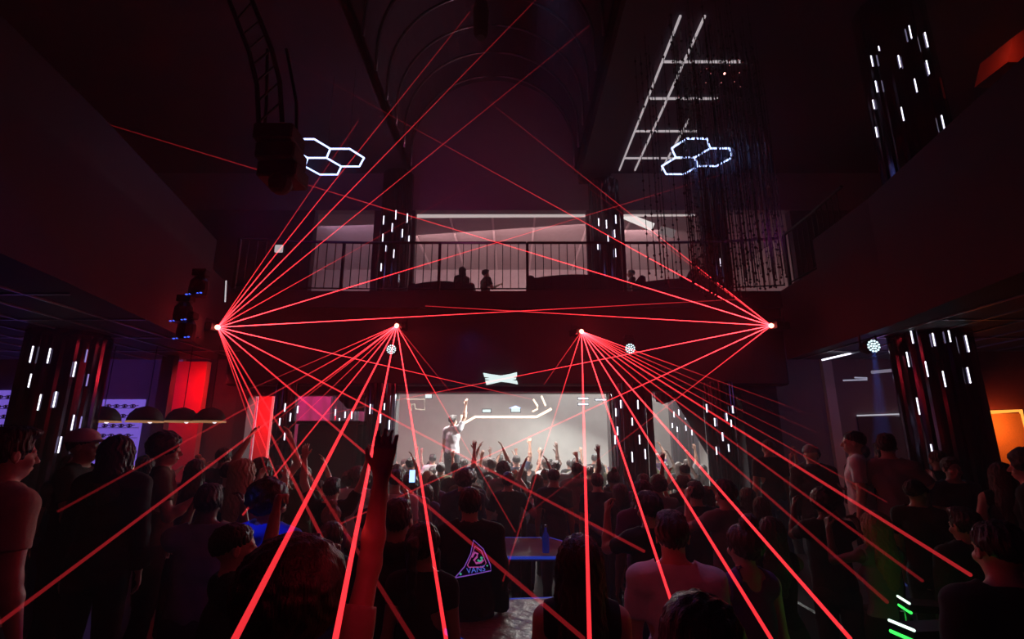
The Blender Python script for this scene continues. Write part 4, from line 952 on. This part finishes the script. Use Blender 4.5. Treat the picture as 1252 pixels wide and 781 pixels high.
# phones and cups
def phone(px, py, Y, lb, rz=0.):
    c = P(px, py, Y); t = thing('smartphone', lb, 'phone', c, rz, 'lit phones in the crowd')
    box((-.036, 0, -.075), (.036, .008, .075), .003).build('case', M['phone'], t); box((-.033, -.001, -.07), (.033, .0, .07)).build('screen', M['screen'], t)
phone(465, 588, 5.62, 'blue-lit phone held up by the man in the navy tee', .1)
phone(504, 582, 6.3, 'small blue-lit phone in the crowd at the left of the large opening')
phone(327, 600, 5.35, 'phone with lit screen held left of the blue jacket', .3)
# clutch strap on left man
mb = MB(); mb.tube([(.13, -.11, 1.46), (.05, -.145, 1.3), (-.08, -.145, 1.12), (-.17, -.09, 1.0)], .013, 6)
mb.build('shoulder_strap', cloth('black_strap', COL['black']), PEOPLE[0])

# ================================================================== LIGHTS AND HAZE
# bright hazy back room
light('AREA', (3.0, 16.5, zr-.1), (.90, 1, .95), 1150, 2.5, (1.2, 13.5, 0), sx=4.5, sy=2.5)
light('AREA', (-3., 16.0, zr-.1), (1, .74, .55), 130, 2.5, (-2., 14, 0), sx=3, sy=2.5)
light('AREA', (3.8, 13.5, zr-.1), (1, .9, .86), 380, 1.2, (3.6, 11, 0))
light('AREA', (-4.3, 13.0, zr-.1), (1, .08, .40), 300, 1.2, (-4.4, 14.2, 1.8))  # magenta light added to brighten the drape, no fixture there
light('AREA', (-.2, 11.7, 4.35), (1, .9, .86), 620, .5, (-.2, 9.4, 1.3), sx=4.2, sy=.4)  # hidden backlight added to rim the heads before the opening
light('AREA', (-4.9, 10.8, 2.95), (1, .03, .05), 26, .3, (-5.5, 11.4, 2.2))  # red light added to brighten the red panel, no fixture there
light('SPOT', (.3, 10.85, 3.6), (1, 1, 1), 600, .1, (stg.x, 11.3, 2.2), 26)
# upper room
light('AREA', (-.5, 15.0, ZH-.1), (1, .60, .60), 250, 3, (0, 18, 6.), sx=6, sy=1.5)
light('AREA', (4.0, 15.0, ZH-.1), (1, .62, .64), 170, 2, (4, 18, 6.))
light('AREA', (-5.2, 14.6, ZH-.3), (.9, .55, .8), 60, 2, (-5, 18, 6.))
light('SPOT', (2.2, 9.5, 6.), (.9, .5, .6), 260, .1, (-2.4, 10.5, 11.), 50, 1.)  # unseen spot added to bring out the vault ribs
c = P(341, 304, 9.6); t = thing('wall_lamp', 'small square pale lamp at the left end of the balcony', 'lamp', c)
box((-.08, -.02, -.08), (.08, .02, .08), .01).build('lamp_face', M['paleglow'], t); box((-.09, .02, -.09), (.09, .08, .09), .01).build('housing', M['metal'], t)
# dim magenta wash on the high walls
light('SPOT', (-1, 8.2, 5.4), (.75, .10, .38), 190, .5, (-.8, YU, ZC), 70, 1.)
light('SPOT', (4.6, 8.2, 5.4), (.6, .08, .6), 60, .5, (5, YU, ZC), 80, 1.)
light('SPOT', (-4.4, 7.5, 5.4), (.4, .06, .75), 60, .5, (-4, YU, ZC), 80, 1.)
# bar purple wash
light('AREA', (-8.2, 9.6, 3.5), (.35, .14, 1), 14, 2, (-8.2, 10.8, 2))
light('POINT', (-7, 8.0, 3.2), (.4, .15, 1), 5, .3)
light('POINT', (6.8, 9.0, 3.2), (.4, .22, .8), 7, .3)
# floor wash over the crowd
light('SPOT', (-.8, 9.2, 4.1), (.10, .10, .9), 42, .15, (-.2, 5.2, 1.), 62, .8)
light('SPOT', (-3.6, .6, 5.6), (.02, .10, 1), 520, .05, (P(334, 662, 3.45).x, 3.45, 1.17), 7.5, .3)
light('SPOT', (.4, 5.0, 8.), (.4, .38, 1), 150, .1, (.82, 2.9, 1.4), 22, .7)
light('SPOT', (.5, .2, 3.4), (1, .10, .25), 1.8, .1, (.8, 2.85, 1.1), 34, .8)
light('POINT', (-1.9, .9, 2.9), (1, .02, .05), 1.2, .2)
light('SPOT', (.35, .7, 2.7), (1, .02, .05), 10, .06, P(466, 690, 1.5), 22, .6)
light('POINT', (-3.2, 1.2, 3.1), (1, .06, .09), .6, .2)
light('SPOT', P(1068, 425, 7.45), (.08, .2, 1), 2000, .03, (P(1071, 560, 7.4).x, 7.4, 0), 11, .3)
light('SPOT', P(478, 428, 9.55), (.6, .2, .9), 60, .03, P(400, 500, 8), 12, .4)
light('SPOT', P(771, 427, 9.55), (.8, .7, .8), 60, .03, P(860, 472, 8), 12, .4)
light('AREA', (0, -1.5, 6), (.35, .05, .9), 1.6, 4, (0, 8, 1))  # unseen ambient fill added behind the camera
# thin haze fills the hall
wd = bpy.data.worlds.new('world'); bpy.context.scene.world = wd; wd.use_nodes = True; nt = wd.node_tree
nt.nodes['Background'].inputs[0].default_value = (0, 0, 0, 1); nt.nodes['Background'].inputs[1].default_value = 0
vsn = nt.nodes.new('ShaderNodeVolumeScatter'); vsn.inputs['Density'].default_value = .017; vsn.inputs['Anisotropy'].default_value = .1
nt.links.new(vsn.outputs[0], nt.nodes['World Output'].inputs['Volume'])
